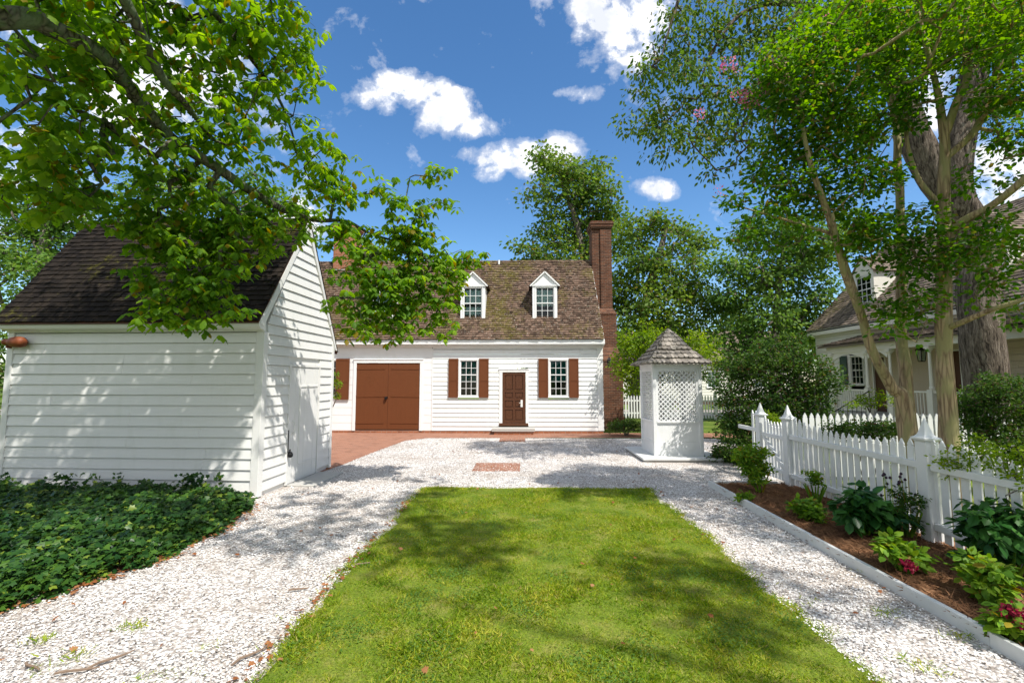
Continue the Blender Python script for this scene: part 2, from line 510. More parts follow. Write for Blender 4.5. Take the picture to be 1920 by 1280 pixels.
def thing(name, label, cat, loc=(0, 0, 0), group=None):
    o = bpy.data.objects.new(name, None)
    o.empty_display_size = 0.1
    COL.objects.link(o)
    o.location = loc
    return tag(o, label, cat, group)


def tag(o, label=None, cat=None, group=None, kind=None):
    if label:
        o['label'] = label
    if cat:
        o['category'] = cat
    if group:
        o['group'] = group
    if kind:
        o['kind'] = kind
    return o


def fastmesh(name, V, loops, starts, totals, m, parent=None):
    me = bpy.data.meshes.new(name)
    off = worldloc(parent) if parent else Vector((0, 0, 0))
    V = V - np.array(off)
    me.vertices.add(len(V))
    me.vertices.foreach_set('co', V.astype(np.float32).ravel())
    me.loops.add(len(loops))
    me.loops.foreach_set('vertex_index', loops.astype(np.int32))
    me.polygons.add(len(starts))
    me.polygons.foreach_set('loop_start', starts.astype(np.int32))
    me.update(calc_edges=True)
    me.materials.append(m)
    o = bpy.data.objects.new(name, me)
    COL.objects.link(o)
    if parent:
        o.parent = parent
    return o


def leafmesh(name, P, A, N, size, tmpl, m, parent=None, width=1.0):
    """one polygon leaf at every point: A = direction of the tip, N = face normal"""
    tv, tf = tmpl
    tv = np.array(tv, float)
    n = len(P)
    A = A / np.maximum(1e-6, np.linalg.norm(A, axis=1, keepdims=True))
    X = np.cross(A, N)
    X = X / np.maximum(1e-6, np.linalg.norm(X, axis=1, keepdims=True))
    N = np.cross(X, A)
    size = np.broadcast_to(np.asarray(size, float), (n,))
    wd = np.broadcast_to(np.asarray(width, float), (n,))
    V = (P[:, None, :] + size[:, None, None] * (X[:, None, :] * (tv[None, :, 0:1] * wd[:, None, None]) + A[:, None, :] * tv[None, :, 1:2] + N[:, None, :] * tv[None, :, 2:3]))
    kx = len(tv)
    fl = np.array([i for q in tf for i in q])
    loops = (np.arange(n)[:, None] * kx + fl[None, :]).ravel()
    tot = np.array([len(q) for q in tf])
    st0 = np.concatenate([[0], np.cumsum(tot)[:-1]])
    starts = (np.arange(n)[:, None] * len(fl) + st0[None, :]).ravel()
    return fastmesh(name, V.reshape(-1, 3), loops, starts, None, m, parent)


T_MAPLE = ([(0, 0, 0), (.22, -.05, -.02), (.50, .10, -.08), (.30, .26, -.02), (.62, .55, -.12), (.28, .58, -.03), (.20, .80, -.05), (0, 1, -.16),
            (-.20, .80, -.05), (-.28, .58, -.03), (-.62, .55, -.12), (-.30, .26, -.02), (-.50, .10, -.08), (-.22, -.05, -.02), (0, .5, .06)],
           [(0, 1, 2, 3, 14), (3, 4, 5, 6, 7, 14), (14, 7, 8, 9, 10, 11), (14, 11, 12, 13, 0)])
T_BUCK = ([(0, 0, 0), (.16, .16, -.02), (.31, .42, -.05), (.24, .62, -.05), (.27, .72, -.07), (.10, .86, -.09), (0, 1, -.16), (-.10, .86, -.09), (-.27, .72, -.07), (-.24, .62, -.05), (-.31, .42, -.05), (-.16, .16, -.02), (0, .55, .05)],
          [(0, 1, 2, 3, 12), (12, 3, 4, 5, 6), (12, 6, 7, 8, 9), (12, 9, 10, 11, 0)])
T_OVAL = ([(0, 0, 0), (.24, .3, -.03), (.22, .65, -.06), (0, 1, -.14), (-.22, .65, -.06), (-.24, .3, -.03), (0, .5, .05)],
          [(0, 1, 2, 3, 6), (6, 3, 4, 5, 0)])
T_DIAM = ([(0, 0, 0), (.34, .35, -.05), (.2, .8, -.1), (0, 1, -.15), (-.3, .6, -.05), (-.28, .25, -.03)], [(0, 1, 2, 3), (0, 3, 4, 5)])
T_BLADE = ([(-.5, 0, 0), (.5, 0, 0), (.35, .55, .03), (0, 1, .18), (-.35, .55, .03)], [(0, 1, 2, 3, 4)])
T_CHIP = ([(-.5, -.2, 0), (-.1, -.45, .08), (.45, -.3, 0), (.5, .2, .1), (.05, .5, 0), (-.4, .3, .12)], [(0, 1, 2, 3, 4, 5)])
T_IVY = ([(0, 0, 0), (.42, -.05, -.05), (.34, .3, -.02), (.55, .5, -.08), (.2, .6, 0), (0, 1, -.1), (-.2, .6, 0), (-.55, .5, -.08), (-.34, .3, -.02), (-.42, -.05, -.05), (0, .4, .05)],
         [(0, 1, 2, 3, 4, 5, 10), (10, 5, 6, 7, 8, 9, 0)])


def unit(n):
    d = rng.normal(size=(n, 3))
    return d / np.linalg.norm(d, axis=1, keepdims=True)


def spray(centres, per, spread, droop=0.35, updown=0.7, outward=None):
    """leaf positions, tips and normals round twig ends"""
    C = np.repeat(centres, per, axis=0)
    n = len(C)
    d = unit(n) * np.array([1, 1, 0.6])
    r = rng.random(n)[:, None] ** 0.6
    P = C + d * r * spread
    A = d + unit(n) * 0.5
    A[:, 2] -= droop * 1.2
    N = unit(n) * (1 - updown)
    N[:, 2] += updown
    return P, A, N


def whorls(centres, per, spread, droop=0.5, k=5):
    """hand-like bunches of k drooping leaves at the twig tips"""
    nw = max(1, per // k)
    C = np.repeat(centres, nw, axis=0)
    d = unit(len(C)) * np.array([1, 1, .75])
    C = C + d * (rng.random((len(C), 1)) ** .6) * spread
    base = rng.random(len(C)) * 6.283
    W_ = np.repeat(C, k, axis=0)
    a = np.repeat(base, k) + np.tile(np.arange(k) * 6.283 / k, len(C)) + rng.normal(0, .25, len(W_))
    tilt = np.repeat(rng.normal(0, .35, (len(C), 3)), k, axis=0)
    dr = droop * rng.uniform(.6, 1.6, len(W_))
    A = np.stack([np.cos(a), np.sin(a), -dr], 1) + tilt * .6
    A /= np.linalg.norm(A, axis=1, keepdims=True)
    P = W_ + A * rng.uniform(.02, .06, (len(W_), 1))
    N = np.stack([np.cos(a) * dr, np.sin(a) * dr, np.ones(len(a))], 1) + tilt + unit(len(a)) * .2
    return P, A, N


def catmull(pts, rad, sub=6):
    P = [Vector(p) for p in pts]
    out, ro = [], []
    for i in range(len(P) - 1):
        p0, p1, p2, p3 = P[max(i - 1, 0)], P[i], P[i + 1], P[min(i + 2, len(P) - 1)]
        for j in range(sub):
            t = j / sub
            out.append(0.5 * ((2 * p1) + (p2 - p0) * t + (2 * p0 - 5 * p1 + 4 * p2 - p3) * t * t + (3 * p1 - p0 - 3 * p2 + p3) * t ** 3))
            ro.append(rad[i] * (1 - t) + rad[i + 1] * t)
    out.append(P[-1])
    ro.append(rad[-1])
    return out, ro


def grow(limbs, targets, tip=0.006, step=0.35, mx=0.06, wig=0.10, sag=0.0, mb=None, sides=5):
    """limbs: list of (points, radii). Every target is joined to the nearest wood by a curved twig; radii follow the load carried."""
    mb = mb or MB()
    nodes, par = [], []
    for pts, rad in limbs:
        c, r = catmull(pts, rad)
        for i, q in enumerate(c):     # knots and wander
            if i > 1:
                nv = mnoise.noise_vector(q * 1.7)
                c[i] = q + nv * min(.04, r[i] * 0.35)
        r = [x * (1 + (0.12 if x < .3 else .03) * mnoise.noise(q * 2.3 + Vector((5, 1, 2)))) for x, q in zip(r, c)]
        mb.tube(c, r, 14)
        for q in c:
            nodes.append(tuple(q))
            par.append(-1)
    n0 = len(nodes)
    T = np.array(targets)
    base = np.array(nodes)
    dm = np.sqrt(((T[:, None, :] - base[None, :, :]) ** 2).sum(2)).min(1)
    order = np.argsort(dm)
    cap = len(T) * 14 + n0 + 10
    ND = np.zeros((cap, 3))
    ND[:n0] = base
    cnt = n0
    ends = []
    for i in order:
        p = T[i]
        d = np.sqrt(((ND[:cnt] - p) ** 2).sum(1)) + 0.25 * np.maximum(0, ND[:cnt, 2] - p[2])
        j = int(np.argmin(d))
        a = ND[j].copy()
        L = np.linalg.norm(p - a)
        kx = max(1, min(12, int(L / step)))
        off = rng.normal(size=3) * wig * L
        pr = j
        for q in range(1, kx + 1):
            t = q / kx
            pos = a + (p - a) * t + off * math.sin(math.pi * t) + rng.normal(size=3) * 0.02 * L * (t < 1)
            pos[2] += sag * math.sin(math.pi * t) * L
            ND[cnt] = pos
            par.append(pr)
            pr = cnt
            cnt += 1
        ends.append(pr)
    par = np.array(par)
    load = np.zeros(cnt)
    for e in ends:
        load[e] += 1
    ch = [[] for _ in range(cnt)]
    for i in range(cnt - 1, n0 - 1, -1):
        load[par[i]] += load[i]
    for i in range(n0, cnt):
        ch[par[i]].append(i)

    def rr(i):
        return min(mx, tip * (max(1, load[i])) ** 0.5)
    starts = [(p, c) for p in range(n0) for c in ch[p]]
    while starts:
        p, c = starts.pop()
        pts, rad = [ND[p]], [rr(c)]
        cur = c
        while True:
            pts.append(ND[cur])
            rad.append(rr(cur) if ch[cur] else rr(cur) * 0.5)
            if not ch[cur]:
                break
            best = max(ch[cur], key=lambda z: load[z])
            for z in ch[cur]:
                if z != best:
                    starts.append((cur, z))
            cur = best
        mb.tube(pts, rad, sides if rad[0] > 0.012 else 3, cap=False)
    return mb


def blobs(specs, n, minr=0.0):
    """points inside a union of spheres (centre, radius, [weight]); n spread by volume"""
    vol = np.array([(s[1] ** 2.4) * (s[2] if len(s) > 2 else 1) for s in specs])
    k = np.maximum(1, np.round(n * vol / vol.sum())).astype(int)
    out = []
    for s, q in zip(specs, k):
        r = rng.random((q, 1)) ** (1 / 2.2) * s[1]
        out.append(np.array(s[0])[None, :] + unit(q) * r)
    return np.concatenate(out)


def pxb(lst, Y0, dy=0.0):
    """(px, py, radius in px, [Y]) -> spheres standing Y metres ahead"""
    o = []
    for q in lst:
        Y = (q[3] if len(q) > 3 else Y0) + random.uniform(-dy, dy)
        o.append((tuple(at(q[0], q[1], Y)), q[2] * Y / FPX))
    return o


# ------------------------------------------------------------------ ground, paths, lawn
def sheet(name, poly, z, m, label=None):
    mb = MB()
    mb.add([(x, y, z) for x, y in poly], [tuple(range(len(poly)))])
    o = mb.build(name, m)
    return tag(o, kind='structure')


G = sheet('ground', [(-300, -60), (300, -60), (300, 700), (-300, 700)], -0.012, M['ground'])
YF = 18.4                     # the main facade
LX0, LX1, LY1 = gp(795, 915).x, gp(1215, 915).x, gp(1000, 915).y
EX = 3.70                     # inner side of the white board edging
gx_right = 5.2
sheet('gravel_court', [(-4.9, -4), (EX + .02, -4), (EX + .02, 9.36), (5.6, 9.6), (7.5, 11.5), (7.0, 16.9), (-5.5, 16.9), (-5.2, 8), (-5.4, 5)], -0.004, M['gravel'])
# brick paving in front of the garage and along the facade
bp = [(-12, 18.55), (-12, 10.9), (-4.6, 10.55), tuple(gp(640, 872).xy), tuple(gp(700, 848).xy), tuple(gp(760, 826).xy), tuple(gp(800, 821).xy), tuple(gp(1000, 820.5).xy), tuple(gp(1240, 820).xy), (9.0, 17.0), (9.0, 18.55)]
sheet('brick_paving', bp, 0.004, M['paver'])
sheet('street', [(-80, 27.5), (80, 27.5), (80, 33), (-80, 33)], 0.0, M['street'])
# inset brick patch
a0, a1 = gp(893, 868), gp(975, 883)
mb = MB().box(a0.x, a1.x, a1.y, a0.y, -0.05, 0.012)
mb.build('brick_pad', M['paver'], bevel=0.004)
tag(bpy.data.objects['brick_pad'], 'small rectangular red brick pad set in the white shell gravel', 'brick pad')
a0, a1 = gp(938, 821), gp(985, 828)
tag(MB().box(a0.x, a1.x, a1.y, a0.y, -0.05, 0.016).build('brick_pad', M['paver'], bevel=0.004), 'thin strip of red bricks in the gravel in front of the brown door step', 'brick pad')
# shed door slab
SH_A = R(-2.0)


# lawn
def lawn_edge(y):     # slightly wandering edge
    return 0.05 * math.sin(y * 2.1) + 0.03 * math.sin(y * 5.7 + 1) + 0.025 * math.sin(y * 13.1)


pl = []
ys = np.linspace(-3, LY1, 60)
L_ = [(LX0 + lawn_edge(y), y) for y in ys]
R_ = [(LX1 + lawn_edge(y + 9) + (0.0), y) for y in ys[::-1]]
top = [(x, LY1 + 0.05 * math.sin(x * 3)) for x in np.linspace(LX0 + .3, LX1 - .3, 14)]
lawn = sheet('lawn', L_ + top + R_, 0.006, M['soil'])


def grass(n, fn, hmin, hmax, name, wd=0.1):
    P = fn(n)
    n = len(P)
    A = unit(n) * np.array([1.0, 1.0, .1])
    A[:, 2] += 0.55
    N = unit(n)
    N[:, 2] *= .3
    tall = np.array([mnoise.noise(Vector((a * 1.9, b_ * 1.6, .3))) + .7 * mnoise.noise(Vector((a * 6.5, b_ * 6, 1.3))) for a, b_ in P[:, :2]])
    hs_ = rng.uniform(hmin, hmax, n) * np.clip(1 + .75 * tall, .55, 1.9)
    return leafmesh(name, P, A, N, hs_, T_BLADE, M['grass'], None, rng.uniform(wd * .7, wd * 1.3, n))


def lawn_pts(n):
    y = 2.6 + (LY1 + .03 - 2.6) * rng.random(n) ** 1.35
    x0 = LX0 + 0.05 * np.sin(y * 2.1) + 0.03 * np.sin(y * 5.7 + 1) + .025 * np.sin(y * 13.1)
    yy = y + 9
    x1 = LX1 + 0.05 * np.sin(yy * 2.1) + 0.03 * np.sin(yy * 5.7 + 1) + .025 * np.sin(yy * 13.1)
    sp_ = rng.exponential(.035, n) * rng.choice([-1, 1], n)
    x = np.where(rng.random(n) < .03, np.where(sp_ > 0, x1, x0) + sp_, x0 + (x1 - x0) * rng.random(n))
    pt = np.stack([x, y, np.full(n, 0.004)], 1)
    # clumpy density
    f = np.sin(x * 5.1 + np.sin(y * 3.3) * 2) * np.sin(y * 4.3 + np.sin(x * 2.7) * 2)
    keep = rng.random(n) < 0.80 + 0.2 * f
    return pt[keep]


tag(grass(200000, lawn_pts, 0.020, 0.050, 'grass', 0.14), 'mown green grass of the long rectangular lawn', 'grass', kind='stuff')


n = 9000
cc = rng.uniform([LX0 + .1, 2.8], [LX1 - .1, LY1 - .1], (70, 2))
q = cc[rng.integers(0, 70, n)] + rng.normal(0, .11, (n, 2))
q = q[(q[:, 0] > LX0) & (q[:, 0] < LX1) & (q[:, 1] < LY1)]
n = len(q)
Nn = unit(n) * .5
Nn[:, 2] += 1
tag(leafmesh('clover', np.column_stack([q, rng.uniform(.025, .045, n)]), unit(n) * np.array([1, 1, .2]), Nn, rng.uniform(.012, .022, n), T_DIAM, M['far_lite'], None, 1.3), 'patches of darker clover growing in the lawn', 'clover', kind='stuff')


# shell chips scattered over the gravel (they are what the gravel is made of)
def in_gravel(P):
    x, y = P[:, 0], P[:, 1]
    on_lawn = (x > LX0 + .02) & (x < LX1 - .02) & (y < LY1 - .02)
    ivy = x < ivy_x(y)
    bed = (x > EX - .02) & (y < 9.35)
    well = (x > 3.1) & (x < 5.2) & (y > 11.6) & (y < 13.8)
    # paving
    pv = y > 16.75
    s = x < np.interp(y, [gp(640, 872).y, gp(700, 848).y, gp(760, 826).y, gp(800, 821).y], [gp(640, 872).x, gp(700, 848).x, gp(760, 826).x, gp(800, 821).x]) - 0.0
    pv |= (y > 10.6) & s
    shed = (x < -4.55) & (y > 8)
    return ~(on_lawn | ivy | bed | well | pv | shed)


def ivy_x(y):
    return np.interp(y, [0, 3.6, 4.4, 5.2, 6.2, 7.2, 7.9, 8.3, 9], [-5.2, -4.95, -4.65, -4.25, -4.15, -4.3, -4.55, -5.2, -9]) + 0.05 * np.sin(y * 6) + 0.03 * np.sin(y * 17)


n = 330000
y = 2.6 + 14.2 * rng.random(n) ** 1.9
x = -5.4 + 12.2 * rng.random(n)
P = np.stack([x, y, rng.uniform(0.0, 0.014, n)], 1)
P = P[in_gravel(P)]
thin = np.array([mnoise.noise(Vector((a * .9, b_ * .7, 3.1))) + .6 * mnoise.noise(Vector((a * 3.1, b_ * 2.6, 7.7))) for a, b_ in P[:, :2]])
P = P[rng.random(len(P)) < np.clip(.80 - 1.1 * thin, .28, 1.0)]
n = len(P)
N = unit(n) * 0.42
N[:, 2] += 1
sz = rng.uniform(0.006, 0.024, n) * (0.85 + 0.035 * P[:, 1])
tag(leafmesh('shell_chips', P, unit(n) * np.array([1, 1, .2]), N, sz, T_CHIP, M['chip'], None, rng.uniform(.5, 1.1, n)), 'crushed white oyster shell spread over the court and paths', 'gravel', kind='stuff')

# fallen leaves, twigs, weeds
n = 260
P = np.stack([rng.uniform(-5.0, 3.8, n), 2.8 + 12 * rng.random(n) ** 1.5, np.full(n, 0.03)], 1)
e = (P[:, 0] > LX0) & (P[:, 0] < LX1) & (P[:, 1] < LY1)
P[e, 2] = 0.055
P = P[(~e) | (rng.random(n) < 0.35)]
# litter collects at the ivy's edge and the lawn's edge
q = rng.uniform(3.2, 8, 260)
E1 = np.stack([ivy_x(q) + rng.normal(0.06, 0.07, 260), q, np.full(260, 0.03)], 1)
q = rng.uniform(3.0, 8.8, 160)
E2 = np.stack([LX0 - 0.06 + rng.normal(0, 0.05, 160), q, np.full(160, 0.025)], 1)
P = np.concatenate([P, E1, E2])
n = len(P)
N = unit(n) * .5
N[:, 2] += 1
tag(leafmesh('fallen_leaves', P, unit(n) * np.array([1, 1, .2]), N, rng.uniform(.018, .055, n), T_MAPLE, M['dead_leaf']), 'brown fallen leaves littering gravel and lawn', 'leaf litter', kind='stuff')
for i, (px, py, L, an) in enumerate([(145, 1262, .28, .3), (210, 1240, .3, 1.0), (60, 1255, .22, -.4), (470, 1232, .3, 1.1), (560, 1108, .2, .3), (680, 1060, .18, .5)]):
    g = gp(px, py)
    mb = MB()
    pts = [(g.x + math.cos(an) * L * t + .02 * math.sin(t * 7), g.y + math.sin(an) * L * t, 0.025) for t in (-.5, -.2, .1, .35, .5)]
    mb.tube(pts, [.008, .010, .009, .006, .003], 6)
    tag(mb.build('twig', M['twig']), ['fallen twig at the bottom left corner of the gravel', 'longest bare twig on the gravel left of the lawn corner', 'short twig nearest the lower left photo corner', 'dark twig lying beside the lower left edge of the lawn',
        'twig on the shell gravel halfway along the left lawn edge', 'short twig on shaded gravel beside the middle of the left lawn edge'][i], 'twig')
n = 0
Pw = []
for (px, py, c) in [(245, 1178, 60), (75, 1205, 50), (140, 1232, 60), (80, 1258, 30), (400, 1212, 60), (285, 1272, 50), (350, 1265, 30), (1620, 1070, 30), (1660, 1150, 40), (1800, 1195, 60), (1520, 1130, 20), (1750, 1260, 60), (1700, 1240, 30)]:
    g = gp(px, py)
    s_ = rng.normal(0, 0.05, (c, 2))
    Pw.append(np.stack([g.x + s_[:, 0] * 1.3, g.y + s_[:, 1], np.full(c, .012)], 1))
Pw = np.concatenate(Pw)
tag(grass(0, lambda q: Pw, 0.02, 0.05, 'weeds', 0.14), 'small tufts of weeds sprouting through the gravel', 'weeds', kind='stuff')


# ------------------------------------------------------------------ walls, windows, roofs
def clap(mb, x0, x1, z0, z1, ex, opens=(), xr=None, th=0.036):
    """weatherboards on the wall plane y=0 (outward is -y), split round the openings"""
    z = z0
    row = 0
    while z < z1 - 0.01:
        zt = min(z + ex, z1)
        segs = [(x0, x1)]
        for (a, b, c, d) in opens:
            if zt > c + 0.01 and z < d - 0.01:
                ns = []
                for (p, q) in segs:
                    if b <= p or a >= q:
                        ns.append((p, q))
                    else:
                        if a > p:
                            ns.append((p, a))
                        if b < q:
                            ns.append((b, q))
                segs = ns
        jb = random.uniform(-0.0015, 0.0015)
        # butt joints
        ns = []
        for (p, q) in segs:
            if q - p > 2.4 and random.random() < .7:
                c = random.uniform(p + .6, q - .6)
                ns += [(p, c - 0.0022), (c + 0.0022, q)]
            else:
                ns.append((p, q))
        for (p, q) in ns:
            pb, qb, pt, qt = p, q, p, q
            if xr:
                r0, r1 = xr(z), xr(zt)
                pb, qb = max(p, r0[0]), min(q, r0[1])
                pt, qt = max(p, r1[0]), min(q, r1[1])
                if qb - pb < 0.02:
                    continue
                if qt < pt:
                    pt = qt = (pt + qt) / 2
            d = th + jb + random.uniform(-.001, .001)
            dz = random.uniform(-.0015, .0015)
            g_ = -.008
            mb.add([(pb, -d, z + dz), (qb, -d, z + dz), (qt, -0.012, zt + g_), (pt, -0.012, zt + g_), (pb, 0.006, z + dz), (qb, 0.006, z + dz), (qt, 0.02, zt + g_), (pt, 0.02, zt + g_)],
                   [(0, 1, 2, 3), (1, 0, 4, 5), (0, 3, 7, 4), (2, 1, 5, 6)])
        z = zt
        row += 1


def window(house, Mx, w, h, cols, rows, casing=0.075, curtain=False, sill=True, label=None, meet=None, mw=None, blind=False):
    """local frame: x right, y into the wall, z up; origin at the opening's bottom centre on the wall plane. w,h = clear opening"""
    mw = mw or M['white']
    c = casing
    f = MB(Mx)
    f.box(-w / 2 - c, -w / 2, -0.045, 0.05, -0.0, h)
    f.box(w / 2, w / 2 + c, -0.045, 0.05, -0.0, h)
    f.box(-w / 2 - c, w / 2 + c, -0.048, 0.05, h, h + c)
    fo = f.build('window', mw, house, bevel=0.004)
    if label:
        fo['label'] = label
    s_ = MB(Mx)
    if sill:
        s_.box(-w / 2 - c - .02, w / 2 + c + .02, -0.085, 0.05, -0.05, -0.002)
        s_.build('sill', mw, fo, bevel=0.004)
    s = MB(Mx)
    t = 0.035
    s.box(-w / 2 + .002, -w / 2 + t, -0.012, 0.03, .002, h - .002)
    s.box(w / 2 - t, w / 2 - .002, -0.012, 0.03, .002, h - .002)
    s.box(-w / 2 + t, w / 2 - t, -0.012, 0.03, .002, t + .015)
    s.box(-w / 2 + t, w / 2 - t, -0.012, 0.03, h - t, h - .002)
    iw, ih = w - 2 * t, h - 2 * t - .015
    for i in range(1, cols):
        x_ = -iw / 2 + iw * i / cols
        s.box(x_ - .009, x_ + .009, -0.008, 0.022, t + .016, h - t - .001)
    for j in range(1, rows):
        z_ = t + .015 + ih * j / rows
        hb = .009 if j != (meet or rows // 2) else .02
        s.box(-iw / 2 + .001, iw / 2 - .001, -0.010 - (hb > .01) * .01, 0.024, z_ - hb, z_ + hb)
    s.build('sash', mw, fo)
    g = MB(Mx)
    for i in range(cols):      # every pane a touch out of true, as old glass is
        for j in range(rows):
            xa, xb = -iw / 2 + iw * i / cols, -iw / 2 + iw * (i + 1) / cols
            za, zb = t + .015 + ih * j / rows, t + .015 + ih * (j + 1) / rows
            e = [random.uniform(-.0022, .0022) for _ in range(4)]
            g.add([(xa, .012 + e[0], za), (xb, .012 + e[1], za), (xb, .012 + e[2], zb), (xa, .012 + e[3], zb)], [(0, 1, 2, 3)])
    g.build('pane', M['glass'], fo)
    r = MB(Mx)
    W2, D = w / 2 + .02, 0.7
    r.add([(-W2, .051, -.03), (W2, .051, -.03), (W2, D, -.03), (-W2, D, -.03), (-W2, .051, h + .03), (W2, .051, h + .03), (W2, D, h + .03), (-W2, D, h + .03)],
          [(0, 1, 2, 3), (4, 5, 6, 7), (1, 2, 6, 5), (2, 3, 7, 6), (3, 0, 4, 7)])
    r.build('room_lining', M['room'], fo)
    if curtain:
        cu = MB(Mx)
        nseg = 26
        for (xa, xb, za, zb) in curtain:
            xa, xb, za, zb = xa * w, xb * w, za * h, zb * h
            vs, fs = [], []
            for i in range(nseg + 1):
                x_ = xa + (xb - xa) * i / nseg
                yy = .09 + .02 * math.sin(i * 1.9)
                sw = .02 * math.sin(i * .9) * h
                vs += [(x_, yy, za + sw), (x_, yy, zb)]
            for i in range(nseg):
                fs.append((2 * i, 2 * i + 2, 2 * i + 3, 2 * i + 1))
            cu.add(vs, fs)
        cu.build('curtain', M['curtain'] if not blind else M['blind'], fo)
    return fo


def shutter(house, Mx, w, h, m):
    s = MB(Mx)
    y0 = -0.075
    s.box(-w / 2, w / 2, y0, -0.045, 0, h)
    t = 0.05
    so = s.build('shutter', m, house, bevel=0.004)
    r = MB(Mx)
    for (a, b, c, d) in ((-w / 2, -w / 2 + t, 0, h), (w / 2 - t, w / 2, 0, h)):
        r.box(a + .001, b, y0 - .012, y0 + .002, c + .001, d - .001)
    for c in (0.001, h * .42, h - t * 1.4):
        r.box(-w / 2 + t, w / 2 - t, y0 - .011, y0 + .002, c, c + t * 1.4 - .001)
    r.build('shutter_rail', m, so)
    return so


def shingles(mb, P0, U, V, L, SL, ex, wd, th=0.016, ur=None, rnd=False, jit=0.010):
    P0, U, V = Vector(P0), Vector(U).normalized(), Vector(V).normalized()
    N = U.cross(V).normalized()
    if N.z < 0:
        N = -N
    c = 0
    v = 0.0
    while v < SL - 0.02:
        lo, hi = ur(v) if ur else (0, L)
        top = min(v + ex * 1.9, SL)
        u = lo - random.uniform(0, wd)
        while u < hi:
            wv = wd * random.uniform(0.65, 1.35)
            a, b = max(u, lo), min(u + wv - 0.004, hi)
            if b - a > 0.02:
                dv = random.uniform(-jit, jit)
                t0 = th * random.uniform(0.8, 1.5)
                l0, l1 = 0.004 + t0 + th * .9, 0.004
                t1 = random.uniform(-.003, .003)
                aa, bb = a, b
                if ur:
                    ta = ur(min(top, SL))
                    aa, bb = max(a, ta[0]), min(b, ta[1])
                    if bb < aa:
                        aa = bb = (aa + bb) / 2

                def q(uu, vv, nn):
                    return P0 + U * uu + V * vv + N * nn
                if rnd:
                    r_ = ex * .22
                    mb.add([q(a, v + dv + r_, l0 * .98), q(a + (b - a) * .22, v + dv + r_ * .2, l0), q((a + b) / 2, v + dv, l0 * 1.02), q(b - (b - a) * .22, v + dv + r_ * .2, l0), q(b, v + dv + r_, l0 * .98),
                            q(bb, top, l1 + .004), q(aa, top, l1 + .004),
                            q(a, v + dv + r_, 0), q(a + (b - a) * .22, v + dv + r_ * .2, 0), q((a + b) / 2, v + dv, 0), q(b - (b - a) * .22, v + dv + r_ * .2, 0), q(b, v + dv + r_, 0)],
                           [(0, 1, 2, 3, 4, 5, 6), (0, 7, 8, 1), (1, 8, 9, 2), (2, 9, 10, 3), (3, 10, 11, 4)])
                else:
                    mb.add([q(a, v + dv, l0 + t1), q(b, v + dv, l0 - t1), q(bb, top, l1 + .004), q(aa, top, l1 + .004), q(a, v + dv, l0 - t0), q(b, v + dv, l0 - t0), q(bb, top, 0), q(aa, top, 0)],
                           [(0, 1, 2, 3), (1, 0, 4, 5), (0, 3, 7, 4), (2, 1, 5, 6)])
            u += wv
        v += ex
        c += 1


def Mat(loc, ang=0.0):
    return Matrix.Translation(Vector(loc)) @ Matrix.Rotation(ang, 4, 'Z')


# ================================================================== MAIN HOUSE
def FX(px, Y=YF):
    return at(px, 712, Y).x


def FZ(py, Y=YF):
    return at(978, py, Y).z


HX0, HX1 = -10.6, FX(1130)
YR = YF + 2.85                        # ridge
ZE = FZ(637, YF - 0.32)
ZR = FZ(490, YR)
house = thing('weatherboard_house', 'long white weatherboard house with mossy shingle roof, dormers and brown doors', 'house', (HX0 / 2 + HX1 / 2, YF, 0))
eaveY = YF - 0.32
sl_v = Vector((0, YR - eaveY, ZR - ZE))
SLn = sl_v.length


def roofz(Y):
    return ZE + (ZR - ZE) * (Y - eaveY) / (YR - eaveY)


MX = Mat((0, YF, 0))
zb = FZ(807)
wtop = ZE - 0.05
wins = [(878.8, 31.5, 743, 675.5), (1047, 32.5, 743, 675.5)]
opens = []
xs0 = FX(811)
dx0, dx1, dz0, dz1 = FX(936), FX(990.5), FZ(795), FZ(693)
opens.append((dx0, dx1, 0, dz1))
for (cx, hw_, yb, yt) in wins:
    opens.append((FX(cx - 19.5), FX(cx + 19.5), FZ(yb + 2), FZ(yt - 3)))
mb = MB(MX)
clap(mb, xs0, HX1 - .22, zb, wtop - 0.28, 0.178, opens)
mb.build('wall', M['white'], house)
# plain smooth boards left of the garage and round it
gx0, gx1, gz0, gz1 = FX(668.5), FX(787.5), FZ(806), FZ(680)
mb = MB(MX)
lw = (FX(604), FX(629), FZ(747), FZ(674))   # left window opening
for (a, b, c, d) in ((HX0, lw[0], zb, wtop), (lw[0], lw[1], zb, lw[2]), (lw[0], lw[1], lw[3], wtop), (lw[1], gx0 - .12, zb, wtop), (gx0 - .12, gx1 + .12, gz1 + .12, wtop), (gx1 + .12, xs0 - .02, zb, wtop)):
    z = c
    while z < d - .01:
        zt = min(z + .3, d)
        mb.add([(a, -.018, z), (b, -.018, z), (b, -.012, zt), (a, -.012, zt), (a, .003, z), (b, .003, z)], [(0, 1, 2, 3), (1, 0, 4, 5)])
        z = zt
mb.build('wall', M['white'], house)
mb = MB(MX)
mb.box(HX1 - .215, HX1 + .012, -.04, .1, zb, wtop)
mb.build('corner_board', M['white'], house, bevel=.004)
MB(MX).box(xs0 - .02, xs0 + .02, -.035, .01, zb, wtop - .28).build('trim_board', M['white'], house, bevel=.003)
MB(MX).box(xs0, HX1 - .216, -.037, .02, wtop - .28, wtop).build('frieze', M['white'], house, bevel=.003)
